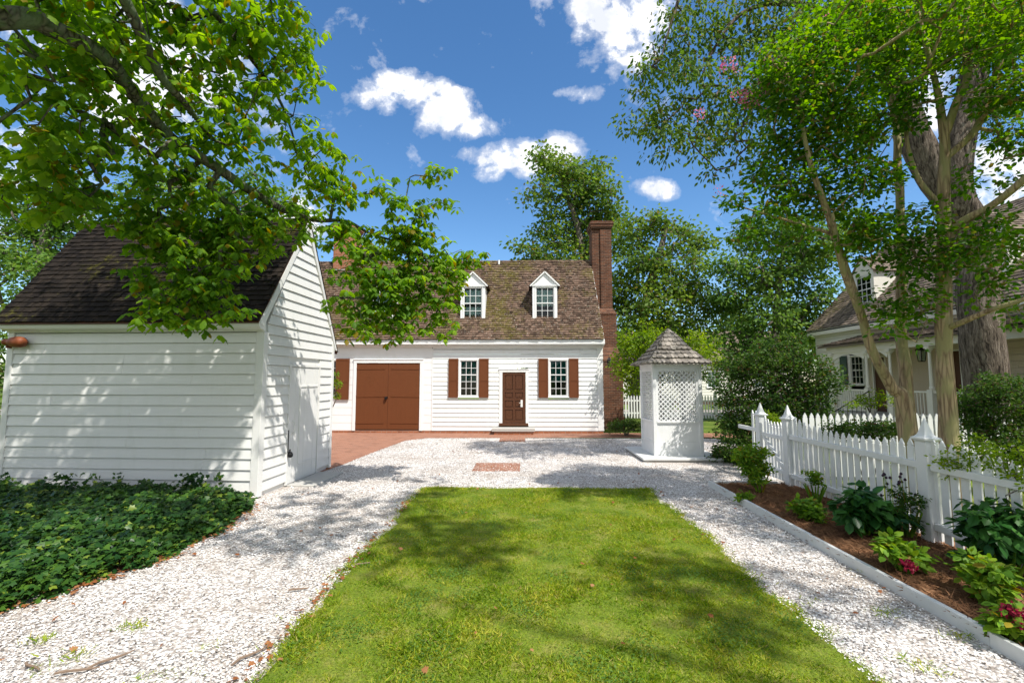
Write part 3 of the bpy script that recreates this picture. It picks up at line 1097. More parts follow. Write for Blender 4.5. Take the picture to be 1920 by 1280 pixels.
# cornice
mb = MB()
mb.box(HX0, HX1 + .06, eaveY + .02, eaveY + .06, ZE - .17, ZE + .01)
mb.box(HX0, HX1 + .06, eaveY + .061, YF - .038, ZE - .165, ZE - .14)
mb.box(HX0, HX1 + .05, eaveY + .12, YF - .041, ZE - .22, ZE - .166)
mb.box(HX0, HX1 + .04, YF - .10, YF - .041, ZE - .27, ZE - .221)
mb.build('cornice', M['white'], house, bevel=.006)
# foundation
mb = MB()
mb.box(HX0, HX1, YF - .02, YF + .2, -.05, zb)
mb.build('foundation', M['brick_or'], house)
# east end wall with core
mb = MB(Mat((HX1, YF, 0), R(90)))
clap(mb, 0.02, 5.68, zb, ZR - .1, .178, (), lambda z: (0.02, 5.68) if z < ZE - .1 else (0.02 + (z - ZE + .1) / (ZR - ZE) * 2.85, 5.68 - (z - ZE + .1) / (ZR - ZE) * 2.85))
mb.box(0, 5.7, .006, .1, 0, ZE - .15)
mb.build('wall', M['white'], house)
# roof
r = MB()
shingles(r, (HX0, eaveY, ZE), (1, 0, 0), sl_v, HX1 + .03 - HX0, SLn, 0.125, 0.125, .030)
backv = Vector((0, -(YR - eaveY), ZR - ZE))
ro = r.build('roof', M['shingle'], house)
r = MB()
r.prism([(eaveY + .03, ZE - .03), (YR, ZR - .03), (2 * YR - eaveY, ZE - .03), (2 * YR - eaveY, ZE - .1), (YR, ZR - .14), (eaveY + .03, ZE - .1)], lambda a, b, d: (d, a, b), HX0, HX1 + .02)
r.build('roof_deck', M['shingle'], ro)
# ridge
r = MB()
x = HX0
while x < HX1:
    w_ = .16
    r.hexa([(x, YR - .11, ZR - .11), (x + w_, YR - .11, ZR - .10), (x + w_, YR, ZR + .02), (x, YR, ZR + .035), (x, YR - .11, ZR - .09), (x + w_, YR - .11, ZR - .085), (x + w_, YR, ZR + .04), (x, YR, ZR + .055)])
    x += w_ * .8
r.build('ridge_cap', M['shingle'], ro)
# bargeboard at the right verge
mb = MB()
mb.prism([(eaveY + .03, ZE - .02), (YR, ZR - .02), (YR, ZR - .2), (eaveY + .1, ZE - .17)], lambda a, b, d: (d, a, b), HX1 + .021, HX1 + .05)
mb.build('bargeboard', M['white'], house)
# vent pipe
mb = MB()
mb.tube([(FX(935, YR - .15), YR - .15, roofz(YR - .15) - .05), (FX(935, YR - .15), YR - .15, ZR + .02)], .05, 10)
mb.build('vent_pipe', M['white'], house)

# garage doors
gd = MB(MX)
gm = (gx0 + gx1) / 2
fo = MB(MX)
fo.box(gx0 - .12, gx0, -.05, .05, zb - .01, gz1)
fo.box(gx1, gx1 + .12, -.05, .05, zb - .01, gz1)
fo.box(gx0 - .12, gx1 + .12, -.053, .05, gz1, gz1 + .12)
fo.box(gx0 - .14, gx1 + .14, -.075, -.02, gz1 + .121, gz1 + .15)
gf = fo.build('garage_door_frame', M['white'], house, bevel=.004)
for (a, b, sgn) in ((gx0 + .006, gm - .004, -1), (gm + .004, gx1 - .006, 1)):
    d = MB(MX)
    nb = 7
    for i in range(nb):
        p, q = a + (b - a) * i / nb, a + (b - a) * (i + 1) / nb
        d.box(p + .0003, q - .0003, -.02, .02, gz0 + .02, gz1 - .006)
    do = d.build('garage_door', M['brown'], house, bevel=.0015)
    if sgn < 0:
        d2 = MB(MX)
    for zz in (FZ(691), FZ(743), FZ(793)):
        hg = MB(MX)
        if sgn < 0:
            hg.add([(a, -.033, zz - .035), (b - .12, -.033, zz - .02), (b - .12, -.033, zz + .02), (a, -.033, zz + .035), (a, -.019, zz - .035), (b - .12, -.019, zz - .02), (b - .12, -.019, zz + .02), (a, -.019, zz + .035)], [(0, 1, 2, 3), (0, 1, 5, 4), (2, 3, 7, 6), (1, 2, 6, 5)])
        else:
            hg.add([(b, -.033, zz - .035), (a + .12, -.033, zz - .02), (a + .12, -.033, zz + .02), (b, -.033, zz + .035), (b, -.019, zz - .035), (a + .12, -.019, zz - .02), (a + .12, -.019, zz + .02), (b, -.019, zz + .035)], [(0, 1, 2, 3), (0, 1, 5, 4), (2, 3, 7, 6), (1, 2, 6, 5)])
        hg.build('strap_hinge', M['brown'], do)
    if sgn < 0:
        h = MB(MX)
        zz = FZ(745)
        h.box(b - .11, b + .01, -.034, -.0205, zz - .03, zz + .03)
        h.lathe([(.02, -.05), (.05, -.04), (.055, 0), (.045, .05), (.02, .06)], (b - .06, -.07, zz - .03), 10)
        h.build('lock', M['iron'], do)

# entrance door
fo = MB(MX)
px0, px1 = FX(942), FX(985.5)
ptop = FZ(697.5)
fo.box(dx0, px0, -.05, .06, dz0 + .0, ptop)
fo.box(px1, dx1, -.05, .06, dz0 + .0, ptop)
fo.box(dx0, dx1, -.053, .06, ptop, dz1)
fo.box(dx0 - .03, dx1 + .03, -.07, -.01, dz1 + .001, dz1 + .03)
fo.build('door_frame', M['white'], house, bevel=.004)
d = MB(MX)
d.box(px0 + .004, px1 - .004, .0, .04, dz0 + .05, ptop - .004)
do = d.build('door', M['dbrown'], house)
d = MB(MX)
W_, Hh = px1 - px0 - .008, ptop - .004 - dz0 - .05
bx, bz = px0 + .004, dz0 + .05
st = .10
cols2 = [(bx + st, bx + W_ / 2 - .045), (bx + W_ / 2 + .045, bx + W_ - st)]
rws = [(.10, .30), (.345, .40), (.44, .54), (.58, .66), (.70, .90)]
rws = [(.055, .26), (.31, .44), (.49, .60), (.65, .945)]
prev = 0.0
edges = [0.001] + [e for rr_ in rws for e in rr_] + [.999]
for i in range(0, len(edges), 2):   # rails
    d.box(bx + st, bx + W_ - st, -.028, .001, bz + Hh * edges[i], bz + Hh * edges[i + 1])
d.box(bx, bx + st, -.0285, .001, bz, bz + Hh)
d.box(bx + W_ - st, bx + W_, -.0285, .001, bz, bz + Hh)
for (r0, r1) in rws:
    d.box(bx + W_ / 2 - .045, bx + W_ / 2 + .045, -.0282, .001, bz + Hh * r0 + .001, bz + Hh * r1 - .001)
    for (a, b) in cols2:
        d.box(a + .03, b - .03, -.016, .001, bz + Hh * r0 + .03, bz + Hh * r1 - .03)
d.build('door_panel', M['dbrown'], do, bevel=.003)
h = MB(MX)
hx, hz = FX(978), FZ(756)
h.box(hx - .042, hx + .042, -.045, -.0288, hz - .14, hz + .14)
h.tube([(hx - .02, -.045, hz + .02), (hx - .02, -.075, hz + .02), (hx - .10, -.075, hz + .02)], .011, 8)
h.build('door_handle', M['curtain'], do, bevel=.004)
th = MB(MX)
th.box(dx0 + .002, dx1 - .002, -.10, .05, dz0 - .06, dz0 + .045)
th.build('door_sill', M['dbrown'], house, bevel=.004)

# front step
sp_ = thing('door_step', 'low stone and brick step beneath the brown front door', 'step', (FX(962), YF - .4, 0))
mb = MB()
mb.box(FX(924), FX(1002), YF - .62, YF - .045, FZ(806), FZ(800))
mb.build('step_slab', M['stone'], sp_, bevel=.012)
mb = MB()
mb.box(FX(928), FX(998), YF - .58, YF - .045, -.02, FZ(806) - .001)
mb.build('step_base', M['brick_or'], sp_)

# ground floor windows
for i, (cx, hw_, yb, yt) in enumerate(wins):
    X = FX(cx)
    w0 = FX(cx + 16) - FX(cx - 16)
    h0 = FZ(yt) - FZ(yb)
    window(house, Mat((X, YF, FZ(yb))), w0, h0, 3, 5, .07, [(-.47, .47, .40, .97)], True, None, 3, None, True)
    sw = FX(cx + 18) - FX(cx)
    for s in (-1, 1):
        shutter(house, Mat((X + s * (w0 / 2 + .075 + sw / 2), YF, FZ(745))), sw, FZ(672) - FZ(745), M['brown'])
window(house, Mat((FX(616.5), YF, FZ(743))), .60, FZ(675.5) - FZ(743), 3, 5, .06, False, True, None, 3)
shutter(house, Mat((FX(643), YF, FZ(749))), FX(655.5) - FX(630), FZ(672) - FZ(749), M['brown'])

# dormers
for i, (cx, wpx) in enumerate([(713, 47), (885.5, 47), (1022.5, 47)]):
    ybot, yeave, ypk = 599.5, 535, 509
    # find where the dormer's sill meets the roof
    best = min(np.linspace(eaveY, YR, 400), key=lambda Y: abs(FZ(ybot, Y) - roofz(Y)))
    Yd = best
    X = FX(cx, Yd)
    hw = (FX(cx + wpx / 2, Yd) - FX(cx - wpx / 2, Yd)) / 2
    zbq, zeq, zpk = FZ(ybot, Yd), FZ(yeave, Yd), FZ(ypk, Yd - .1)
    Yb = min(np.linspace(eaveY, YR + .5, 400), key=lambda Y: abs(zeq - roofz(Y)))
    Yp = min(np.linspace(eaveY, YR + .5, 400), key=lambda Y: abs(zpk - roofz(Y)))
    d = MB(Mat((X, Yd, 0)))
    cz = .10
    iw = hw - cz
    d.box(-hw, -iw, 0, .12, zbq, zeq)
    d.box(iw, hw, 0, .12, zbq, zeq)
    d.box(-iw, iw, .0, .12, zeq - .06, zeq)
    d.box(-hw - .02, hw + .02, -.03, .12, zbq - .06, zbq)
    # pediment
    d.prism([(-hw - .03, zeq + .001), (hw + .03, zeq + .001), (0, zpk - .03)], lambda a, b, c: (a, c, b), .01, .12)
    dm = d.build('dormer', M['white'], house, bevel=.004)
    d = MB(Mat((X, Yd, 0)))
    for s in (-1, 1):         # raking trim
        d.bar((s * (hw + .10), -.03, zeq - .03), (0, -.03, zpk + .005), .05, .065, (0, 1, 0))
    d.box(-hw - .08, hw + .08, -.035, .009, zeq - .035, zeq + .02)
    d.build('dormer_trim', M['white'], dm)
    zr0 = roofz(Yd) - .05
    for s in (-1, 1):
        c_ = MB(Mat((X, Yd, 0)))
        c_.prism([(.121, zr0), (.121, zeq + .02), (Yb - Yd + .1, zeq + .02)], lambda a, b, c: (c, a, b), s * (hw - .04), s * (hw - .002))
        c_.build('dormer_cheek', M['white'], dm)
    rr2 = MB(Mat((X, Yd, 0)))
    for s in (-1, 1):
        P0 = (s * (hw + .12), -.06, zeq - .01)
        V_ = Vector((-s * (hw + .12), 0, zpk + .03 - zeq))
        L = Yp - Yd + .1
        shingles(rr2, P0, (0, 1, 0), V_, L, V_.length, .11, .11, .014)
        rr2.add([P0, (0, -.06, zpk + .02), (0, L, zpk + .02), (s * (hw + .12), L, zeq - .01)], [(0, 1, 2, 3)])
    rr2.build('dormer_roof', M['shingle'], dm)
    cur = [(-.42, .42, .52, .93), (-.42, .42, .05, .40)] if i != 2 else [(-.42, .42, .42, .93)]
    window(dm, Mat((X, Yd + .03, zbq + .02)), 2 * iw - .06, zeq - .06 - zbq - .04, 3, 4, .028, cur, False, None, 2)

# right chimney
cx0, cx1 = HX1 + .03, FX(1151, YR - .45)
ch = thing('brick_chimney', 'tall weathered brick chimney rising against the right gable end of the white house', 'chimney', ((cx0 + cx1) / 2, YR, 0))
ztop = FZ(430, YR - .45)
zs1, zs0 = FZ(581, YR - .6), FZ(660, YR - .9)
mb = MB()
mb.box(cx0, cx0 + (cx1 - cx0) * .42, YR - .40, YR + .42, zs1 + .1, ztop)
mb.box(cx0 + (cx1 - cx0) * .42, cx1, YR - .47, YR + .47, zs1 + .1, ztop)
c0 = mb.build('chimney_stack', M['brick'], ch, bevel=.01)
mb = MB()
for k_, (e, z0, z1) in enumerate(((.035, ztop, ztop + .07), (.07, ztop + .07, ztop + .2), (.10, ztop + .2, ztop + .3), (.05, ztop + .3, ztop + .36))):
    mb.box(cx0 - e, cx1 + e, YR - .47 - e, YR + .47 + e, z0, z1)
mb.build('chimney_cap', M['brick'], ch, bevel=.01)
cxb, cxc = cx1 + .13, cx1 + .27
y1, y0 = YR - .65, YR - 1.1
mb = MB()


def frust(mb, a, b):   # (x0,x1,y0,y1,z)
    mb.hexa([(a[0], a[2], a[4]), (a[1], a[2], a[4]), (a[1], a[3], a[4]), (a[0], a[3], a[4]), (b[0], b[2], b[4]), (b[1], b[2], b[4]), (b[1], b[3], b[4]), (b[0], b[3], b[4])])


frust(mb, (cx0, cxb, y1, 2 * YR - y1, zs1 - .15), (cx0, cx1, YR - .47, YR + .47, zs1 + .1))
frust(mb, (cx0, cxb, y1, 2 * YR - y1, zs0 + .25), (cx0, cxb, y1, 2 * YR - y1, zs1 - .15))
frust(mb, (cx0, cxc, y0, 2 * YR - y0, zs0 - .35), (cx0, cxb, y1, 2 * YR - y1, zs0 + .25))
frust(mb, (cx0, cxc, y0, 2 * YR - y0, -.05), (cx0, cxc, y0, 2 * YR - y0, zs0 - .35))
mb.box(cx0, cxc + .05, y0 - .05, 2 * YR - y0 + .05, -.05, .5)
for (zz, e, yy, xx) in ((zs1 - .16, .02, y1, cxb), (zs0 - .36, .02, y0, cxc)):
    mb.box(cx0, xx + e, yy - e, 2 * YR - yy + e, zz - .07, zz)
mb.build('chimney_base', M['brick'], ch, bevel=.01)

# left chimney
Yc = YR - .42
lx0, lx1 = FX(617, Yc), FX(659, Yc)
ch2 = thing('brick_chimney', 'orange brick chimney on the ridge behind the white shed, half hidden by leaves', 'chimney', ((lx0 + lx1) / 2, YR, ZR - 1))
mb = MB()
zt2 = FZ(428, Yc)
mb.box(lx0, lx1, Yc, YR + .42, ZR - .9, zt2)
mb.build('chimney_stack', M['brick_or'], ch2, bevel=.01)
mb = MB()
mb.box(lx0 - .04, lx1 + .04, Yc - .04, YR + .46, zt2, zt2 + .08)
mb.box(lx0 - .08, lx1 + .08, Yc - .08, YR + .50, zt2 + .08, zt2 + .22)
mb.build('chimney_cap', M['brick_or'], ch2, bevel=.01)
mb = MB()
mb.box(lx0 - .05, lx1 + .05, Yc - .012, YR, roofz(Yc) - .1, roofz(Yc) + .09)
mb.build('flashing', M['lead'], ch2)

# wall lantern near the right corner
lp = at(1140, 676, YF + .1)
lan = thing('wall_lantern', 'small black lantern on a bracket at the right corner of the white house', 'lantern', tuple(lp))
mb = MB()
mb.tube([(HX1 - .1, YF - .04, FZ(667)), (HX1 - .1, YF - .12, FZ(667)), (lp.x, YF - .12, FZ(667)), (lp.x, YF - .12, FZ(670))], .012, 6)
mb.build('bracket', M['iron'], lan)


def lantern_body(x, y, ztop, h, w_, parent):
    mb = MB()
    mb.lathe([(.01, 0), (w_ * .35, -.02), (w_ * .95, -h * .28), (w_ * .85, -h * .30)], (x, y, ztop), 4, square=True)
    for s in (-1, 1):
        for t in (-1, 1):
            mb.bar((x + s * w_ * .55, y + t * w_ * .55, ztop - h * .28), (x + s * w_ * .38, y + t * w_ * .38, ztop - h), .014, .014, (0, 1, 0))
    mb.lathe([(w_ * .58, 0), (w_ * .5, -.03)], (x, y, ztop - h), 4, square=True)
    mb.build('lantern_cage', M['iron'], parent)
    g = MB()
    g.lathe([(w_ * .70, -h * .31), (w_ * .48, -h * .98)], (x, y, ztop), 4, square=True)
    g.build('lantern_glass', M['glass'], parent)


lantern_body(lp.x, YF - .12, FZ(670), .38, .12, lan)

# ================================================================== SHED
cor = gp(480, 934)
SA = R(-2.0)                                 # the shed stands two degrees askew
SW, SD, SDR = 4.93, 2.86, 1.40
SMX = Mat(cor, SA)                           # local: corner at origin, x left is negative, y away
shed = thing('white_shed', 'small white weatherboard shed with dark mossy steep roof on the left', 'shed', tuple(SMX @ Vector((-SW / 2, SD / 2, 0))))
sz_e = 2.98      # underside of cornice
sz_r = 5.58
SEO = .24        # eave overhang
sE = (-SEO, sz_e + .16)        # y,z of the shingle edge
mb = MB(SMX)
clap(mb, -SW + .10, -.10, .12, sz_e, .19)
mb.build('wall', M['shed_white'], shed)
GM = SMX @ Matrix.Rotation(R(90), 4, 'Z')      # gable wall: x runs away from the viewer, outward is +x of the shed
D0, D1, DZ = 0.96, 2.14, 2.36
slope1 = (sz_r - sz_e - .05) / SDR
slope2 = (sz_r - sz_e - .05) / (SD - SDR)
mb = MB(GM)
clap(mb, .10, SD - .06, .10, sz_r - .12, .19, [(D0 - .07, D1 + .05, 0, DZ + .06)], lambda z: (.10, SD - .06) if z < sz_e + .05 else (max(0.02, (z - sz_e - .05) / slope1 + .04), SD - (z - sz_e - .05) / slope2 - .04))
mb.build('wall', M['shed_white'], shed)
# far and left walls
mb = MB(SMX)
mb.box(-SW, -.02, SD - .03, SD, 0, sz_e + .05)
mb.prism([(.03, 0), (SD - .03, 0), (SD - .03, sz_e), (SDR, sz_r - .1), (.03, sz_e)], lambda a, b, d: (d, a, b), -SW + .002, -SW + .03)
mb.prism([(.03, 0), (SD - .03, 0), (SD - .03, sz_e), (SDR, sz_r - .12), (.03, sz_e)], lambda a, b, d: (d, a, b), -.05, -.008)
mb.box(-SW, -.05, .01, .03, 0, sz_e)
mb.build('wall', M['shed_white'], shed)
mb = MB(SMX)
mb.prism([(-.105, -.040), (.040, -.040), (.040, .105), (-.012, .105), (-.012, .012), (-.105, .012)], lambda a, b, d: (a, b, d), .02, sz_e)
mb.build('corner_board', M['shed_white'], shed, bevel=.004)
MB(SMX).box(-SW - .02, -SW + .105, -.040, .03, .02, sz_e).build('corner_board', M['shed_white'], shed, bevel=.004)
MB(SMX).box(-.02, .040, SD - .10, SD + .02, .02, sz_e + .05).build('corner_board', M['shed_white'], shed, bevel=.004)
MB(SMX).box(-SW + .105, -.105, -.034, .008, .02, .105).build('base_board', M['shed_white'], shed, bevel=.004)
# boxed cornice with ogee end
mb = MB(SMX)
ogee = [(.0, sz_e - .0), (-.06, sz_e + .0), (-.07, sz_e + .03), (-.14, sz_e + .035), (-.19, sz_e + .06), (-.21, sz_e + .10), (-.215, sz_e + .155), (0, sz_e + .155 + .215 * slope1)]
mb.prism(ogee, lambda a, b, d: (d, a, b), -SW - .02, .045)
mb.build('cornice', M['shed_white'], shed, bevel=.003)
# barge boards
mb = MB(GM)
for (a, b, s_) in (((-.2, sz_e + .15), (SDR, sz_r + .0), 1), ((SD + .12, sz_e + .05 - .12 * slope2), (SDR, sz_r + .0), 2)):
    dirv = Vector((b[0] - a[0], b[1] - a[1])).normalized()
    nv = Vector((dirv.y, -dirv.x)) if s_ == 1 else Vector((-dirv.y, dirv.x))
    if s_ == 1:
        mb.hexa([(a[0], -.055, a[1] - .02), (a[0] + .12, -.055, a[1] - .06), (a[0] + .12, .0, a[1] - .06), (a[0], 0, a[1] - .02), (b[0], -.055, b[1]), (b[0], -.055, b[1] - .20), (b[0], 0, b[1] - .20), (b[0], 0, b[1])])
    else:
        mb.hexa([(a[0], -.057, a[1]), (a[0] - .07, -.057, a[1] + .0), (a[0] - .07, .0, a[1] + .0), (a[0], 0, a[1]), (b[0], -.057, b[1]), (b[0], -.057, b[1] - .20), (b[0], 0, b[1] - .20), (b[0], 0, b[1])])
mb.build('bargeboard', M['shed_white'], shed)
# roof
U = (SMX.to_3x3() @ Vector((1, 0, 0)))
r = MB()
P0 = SMX @ Vector((-SW - .10, sE[0], sE[1]))
Pr = SMX @ Vector((-SW - .10, SDR, sz_r + .04))
V_ = Pr - P0
shingles(r, P0, U, V_, SW + .16, V_.length, .125, .105, .018)
P1 = SMX @ Vector((-SW - .10, SD + .15, sz_e + .05 - .15 * slope2))
V2 = Pr - P1
shingles(r, P1, U, V2, SW + .16, V2.length, .125, .14, .018)
ro = r.build('roof', M['shed_shingle'], shed)
r = MB(SMX)
for (a, b) in ((sE, (SDR, sz_r + .03)), ((SD + .15, sz_e + .05 - .15 * slope2), (SDR, sz_r + .03))):
    r.prism([(a[0], a[1] - .005), (b[0], b[1]), (b[0], b[1] - .05), (a[0], a[1] - .03)], lambda p, q, d: (d, p, q), -SW - .09, .052)
r.build('roof_deck', M['dbrown'], ro)
# door
d = MB(GM)
nb = 6
bw = (D1 - D0) / nb
for i in range(nb):
    d.box(D0 + bw * i + .001, D0 + bw * (i + 1) - .001, -.024 - .002 * (i % 2), -.0, .03, DZ)
do = d.build('door', M['shed_white'], shed, bevel=.002)
d = MB(GM)
a, b = D0 + .36, D1 - .05
d.box(a, a + .03, -.04, -.027, .38, 1.98)
d.box(a + .03, b, -.041, -.027, .35, .38)
d.box(a + .03, b, -.041, -.027, 1.95, 1.98)
d.build('door_moulding', M['shed_white'], do)
d = MB(GM)
d.box(D0 - .07, D0 - .010, -.040, .0, .02, DZ + .06)
d.box(D1 + .008, D1 + .05, -.040, .0, .02, DZ + .06)
d.box(D0 - .0095, D1 + .0075, -.041, .0, DZ + .012, DZ + .06)
d.build('door_frame', M['shed_white'], shed)
h = MB(GM)
h.box(D0 - .055, D0 - .03, -.048, -.0365, .66, 1.10)
h.lathe([(.02, 0), (.05, .02), (.055, .06), (.04, .10), (.012, .12)], (D0 - .03, -.085, .56), 12)
h.tube([(D0 - .05, -.07, .66), (D0 - .05, -.08, .72), (D0 - .01, -.08, .72), (D0 - .01, -.07, .66)], .008, 6)
h.build('hasp', M['iron'], do)
h = MB(GM)
h.tube([(D0 + .12, -.03, 1.02), (D0 + .12, -.07, 1.05), (D0 + .12, -.075, 1.14), (D0 + .12, -.07, 1.24), (D0 + .12, -.03, 1.27)], .011, 8)
h.build('door_handle', M['shed_white'], do)
mb = MB(GM)
mb.box(D0 - .05, D1 + .1, -.62, -.05, -.03, .035)
tag(mb.build('door_slab', M['stone'], bevel=.01), 'flat grey stone slab on the gravel at the foot of the white shed door', 'stone slab')
# clay bird bottle under the eave
bb = thing('bird_bottle', 'red-brown clay bird bottle fixed under the shed eave at left', 'bird bottle', tuple(SMX @ Vector((-SW + .22, -.1, 2.78))))
mb = MB(SMX)
mb.lathe([(.03, -.16), (.052, -.15), (.055, -.12), (.045, -.10), (.05, -.05), (.085, 0), (.10, .08), (.102, .16), (.09, .22), (.05, .26), (.01, .27)], (-SW + .19, -.14, 2.80), 18, axis='x')
mb.build('bottle', M['clay'], bb, smooth=True)
mb = MB(SMX)
mb.box(-SW + .05, -SW + .08, -.12, -.03, 2.69, 2.83)
mb.build('bracket', M['clay'], bb)

# ================================================================== WELL HOUSE
WF = gp(1227.6, 854, .1)
WR = gp(1319, 854, .1)
ws = (WR.x - WF.x)
WX0, WY0 = WF.x, WF.y
WXc, WYc = WX0 + ws / 2, WY0 + ws / 2
well = thing('well_house', 'white lattice well house with pointed grey shingle roof', 'well house', (WXc, WYc, 0))
ph = 1.06
mb = MB()
mb.box(WXc - ph, WXc + ph, WYc - ph, WYc + ph, .045, .10)
mb.build('platform', M['platform'], well, bevel=.008)
mb = MB()
mb.box(WXc - ph + .05, WXc + ph - .05, WYc - ph + .05, WYc + ph - .05, -.03, .0445)
mb.build('platform_base', M['stone'], well)
zt = at(1270, 683, WY0).z
zl0, zl1 = at(1270, 789, WY0).z, at(1270, 694, WY0).z
hs = ws / 2
for si in range(4):
    Mw = Matrix.Translation((WXc, WYc, 0)) @ Matrix.Rotation(R(90) * si, 4, 'Z')
    p = MB(Mw)
    p.box(-hs + .085, hs - .085, -hs + .02, -hs + .05, .10, zl0 - .05)
    p.box(-hs + .085, hs - .085, -hs + .004, -hs + .019, .10, .45)
    p.box(-hs + .08, hs - .08, -hs - .02, -hs + .055, zl0 - .05, zl0)
    p.box(-hs + .0, hs - .0, -hs - .012, -hs + .05, zl1 + .03, zt)
    p.box(-hs + .085, -hs + .14, -hs + .006, -hs + .05, zl0 + .001, zl1 + .029)
    p.box(hs - .14, hs - .085, -hs + .006, -hs + .05, zl0 + .001, zl1 + .029)
    p.box(-hs + .141, hs - .141, -hs + .007, -hs + .05, zl1 - .02, zl1 + .0295)
    p.build('side_panel', M['fence_white'], well, bevel=.003)
    q = MB(Mw)
    x0_, x1_, z0_, z1_ = -hs + .14, hs - .14, zl0, zl1 - .018
    sp = .128
    for sg in (1, -1):
        yy = -hs + (.022 if sg > 0 else .031)
        k0 = -20
        for kk in range(-20, 30):
            # line z - z0 = sg*(x - c)
            c = x0_ + kk * sp
            pts = []
            for (xx) in (x0_, x1_):
                zz = z0_ + sg * (xx - c)
                if z0_ <= zz <= z1_:
                    pts.append((xx, zz))
            for zz in (z0_, z1_):
                xx = c + sg * (zz - z0_)
                if x0_ < xx < x1_:
                    pts.append((xx, zz))
            if len(pts) >= 2:
                a, b = pts[0], pts[1]
                if (Vector(a) - Vector(b)).length > .03:
                    q.bar((a[0], yy, a[1]), (b[0], yy, b[1]), .008, .036, (0, -1, 0)) if False else q.bar((a[0], yy, a[1]), (b[0], yy, b[1]), .026, .008, (0, 1, 0))
    q.build('lattice', M['fence_white'], well)
    q = MB(Mw)
    q.box(-hs - .01, -hs + .085, -hs - .01, -hs + .085, .10, zt - .001)
    q.build('post', M['fence_white'], well, bevel=.004)
mb = MB()
mb.box(WXc - hs - .03, WXc + hs + .03, WYc - hs - .03, WYc + hs + .03, zt, zt + .06)
mb.build('cornice', M['fence_white'], well, bevel=.005)
apex = at(1254, 620, WYc).z
eo = hs + .21
zev = zt - .0
r = MB()
# flared pyramid: lower pitch near the eave
prof = [(eo, zev), (eo * .80, zev + (apex - zev) * .155), (eo * .55, zev + (apex - zev) * .40), (.05, apex)]
for si in range(4):
    Mw = Matrix.Translation((WXc, WYc, 0)) @ Matrix.Rotation(R(90) * si, 4, 'Z')
    R3 = Mw.to_3x3()
    for j in range(3):
        (a, za), (b, zb_) = prof[j], prof[j + 1]
        P0 = Mw @ Vector((-a, -a, za))
        V_ = Vector((0, a - b, zb_ - za))
        SLp = V_.length
        kx = max(1, round(SLp / .155))
        ex = SLp / kx
        shingles(r, P0, R3 @ Vector((1, 0, 0)), R3 @ V_, 2 * a, SLp, ex, .125, .026, lambda v, a=a, b=b, SLp=SLp: ((a - b) * v / SLp, 2 * a - (a - b) * v / SLp), True, .012)
        r.add([Mw @ Vector(p_) for p_ in ((-a, -a, za), (a, -a, za), (b, -b, zb_), (-b, -b, zb_))], [(0, 1, 2, 3)])
ro = r.build('roof', M['well_shingle'], well)
r = MB()
for si in range(4):          # hip shingles
    Mw = Matrix.Translation((WXc, WYc, 0)) @ Matrix.Rotation(R(90) * si, 4, 'Z')
    for j in range(3):
        (a, za), (b, zb_) = prof[j], prof[j + 1]
        A_, B_ = Vector((-a, -a, za)), Vector((-b, -b, zb_))
        L = (B_ - A_).length
        kx = max(1, round(L / .17))
        for i in range(kx):
            p_, q_ = A_.lerp(B_, i / kx), A_.lerp(B_, min(1, (i + 1.25) / kx))
            up = Vector((0, 0, .045))
            for s in (0, 1):
                e_ = Vector((.10, 0, 0)) if s else Vector((0, .10, 0))
                vs = [p_ + up, p_ + e_ + up * .8, q_ + e_ * .8 + up * .5, q_ + up * .6, p_ + up * .2, p_ + e_ + up * .1]
                r.add([Mw @ x_ for x_ in vs], [(0, 1, 2, 3), (0, 1, 5, 4)])
r.build('ridge_cap', M['well_shingle'], ro)
mb = MB()
mb.lathe([(.09, -.05), (.075, .03), (.03, .07)], (WXc, WYc, apex - .01), 8)
mb.build('finial', M['well_shingle'], ro)

# ================================================================== FENCES
FXX = 5.20       # the fence line along the bed


def post_parts(par, x, y, w_, h, finial=True, name='post'):
    mb = MB(Mat((x, y, 0)))
    mb.box(-w_ / 2, w_ / 2, -w_ / 2, w_ / 2, -.05, h)
    o = mb.build(name, M['fence_white'], par, bevel=.006)
    if finial:
        q = w_ * .707
        mb = MB(Mat((x, y, 0)))
        mb.lathe([(q * 1.0, h + .001), (q * 1.05, h + .012), (q * 1.30, h + .03), (q * 1.34, h + .05), (q * 1.0, h + .064), (q * .74, h + .09), (q * .58, h + .125), (q * .44, h + .17), (q * .26, h + .23), (q * .05, h + .30)], (0, 0, 0), 4, square=True)
        mb.build('finial', M['fence_white'], o)
    return o


def picket(par, x, y, w_, z0, h, th=.02, along='y'):
    mb = MB(Mat((x, y, 0), R(90) if along == 'y' else 0))
    a = w_ / 2
    t = random.uniform(-.004, .004)
    prof = [(-a, z0), (a, z0), (a + t, h - .11), (a * .72 + t, h - .095), (a * .86 + t, h - .075), (0 + t, h), (-a * .86 + t, h - .075), (-a * .72 + t, h - .095), (-a + t, h - .11)]
    mb.prism(prof, lambda p, q, d: (p, d, q), -th / 2, th / 2)
    return mb.build('picket', M['fence_white'], par)


def swoop(t, h0, hm, h1):      # sagging line of picket tops
    s = 4 * t * (1 - t)
    s = s ** .7
    return h0 + (h1 - h0) * t - (h0 + (h1 - h0) * t - hm) * s


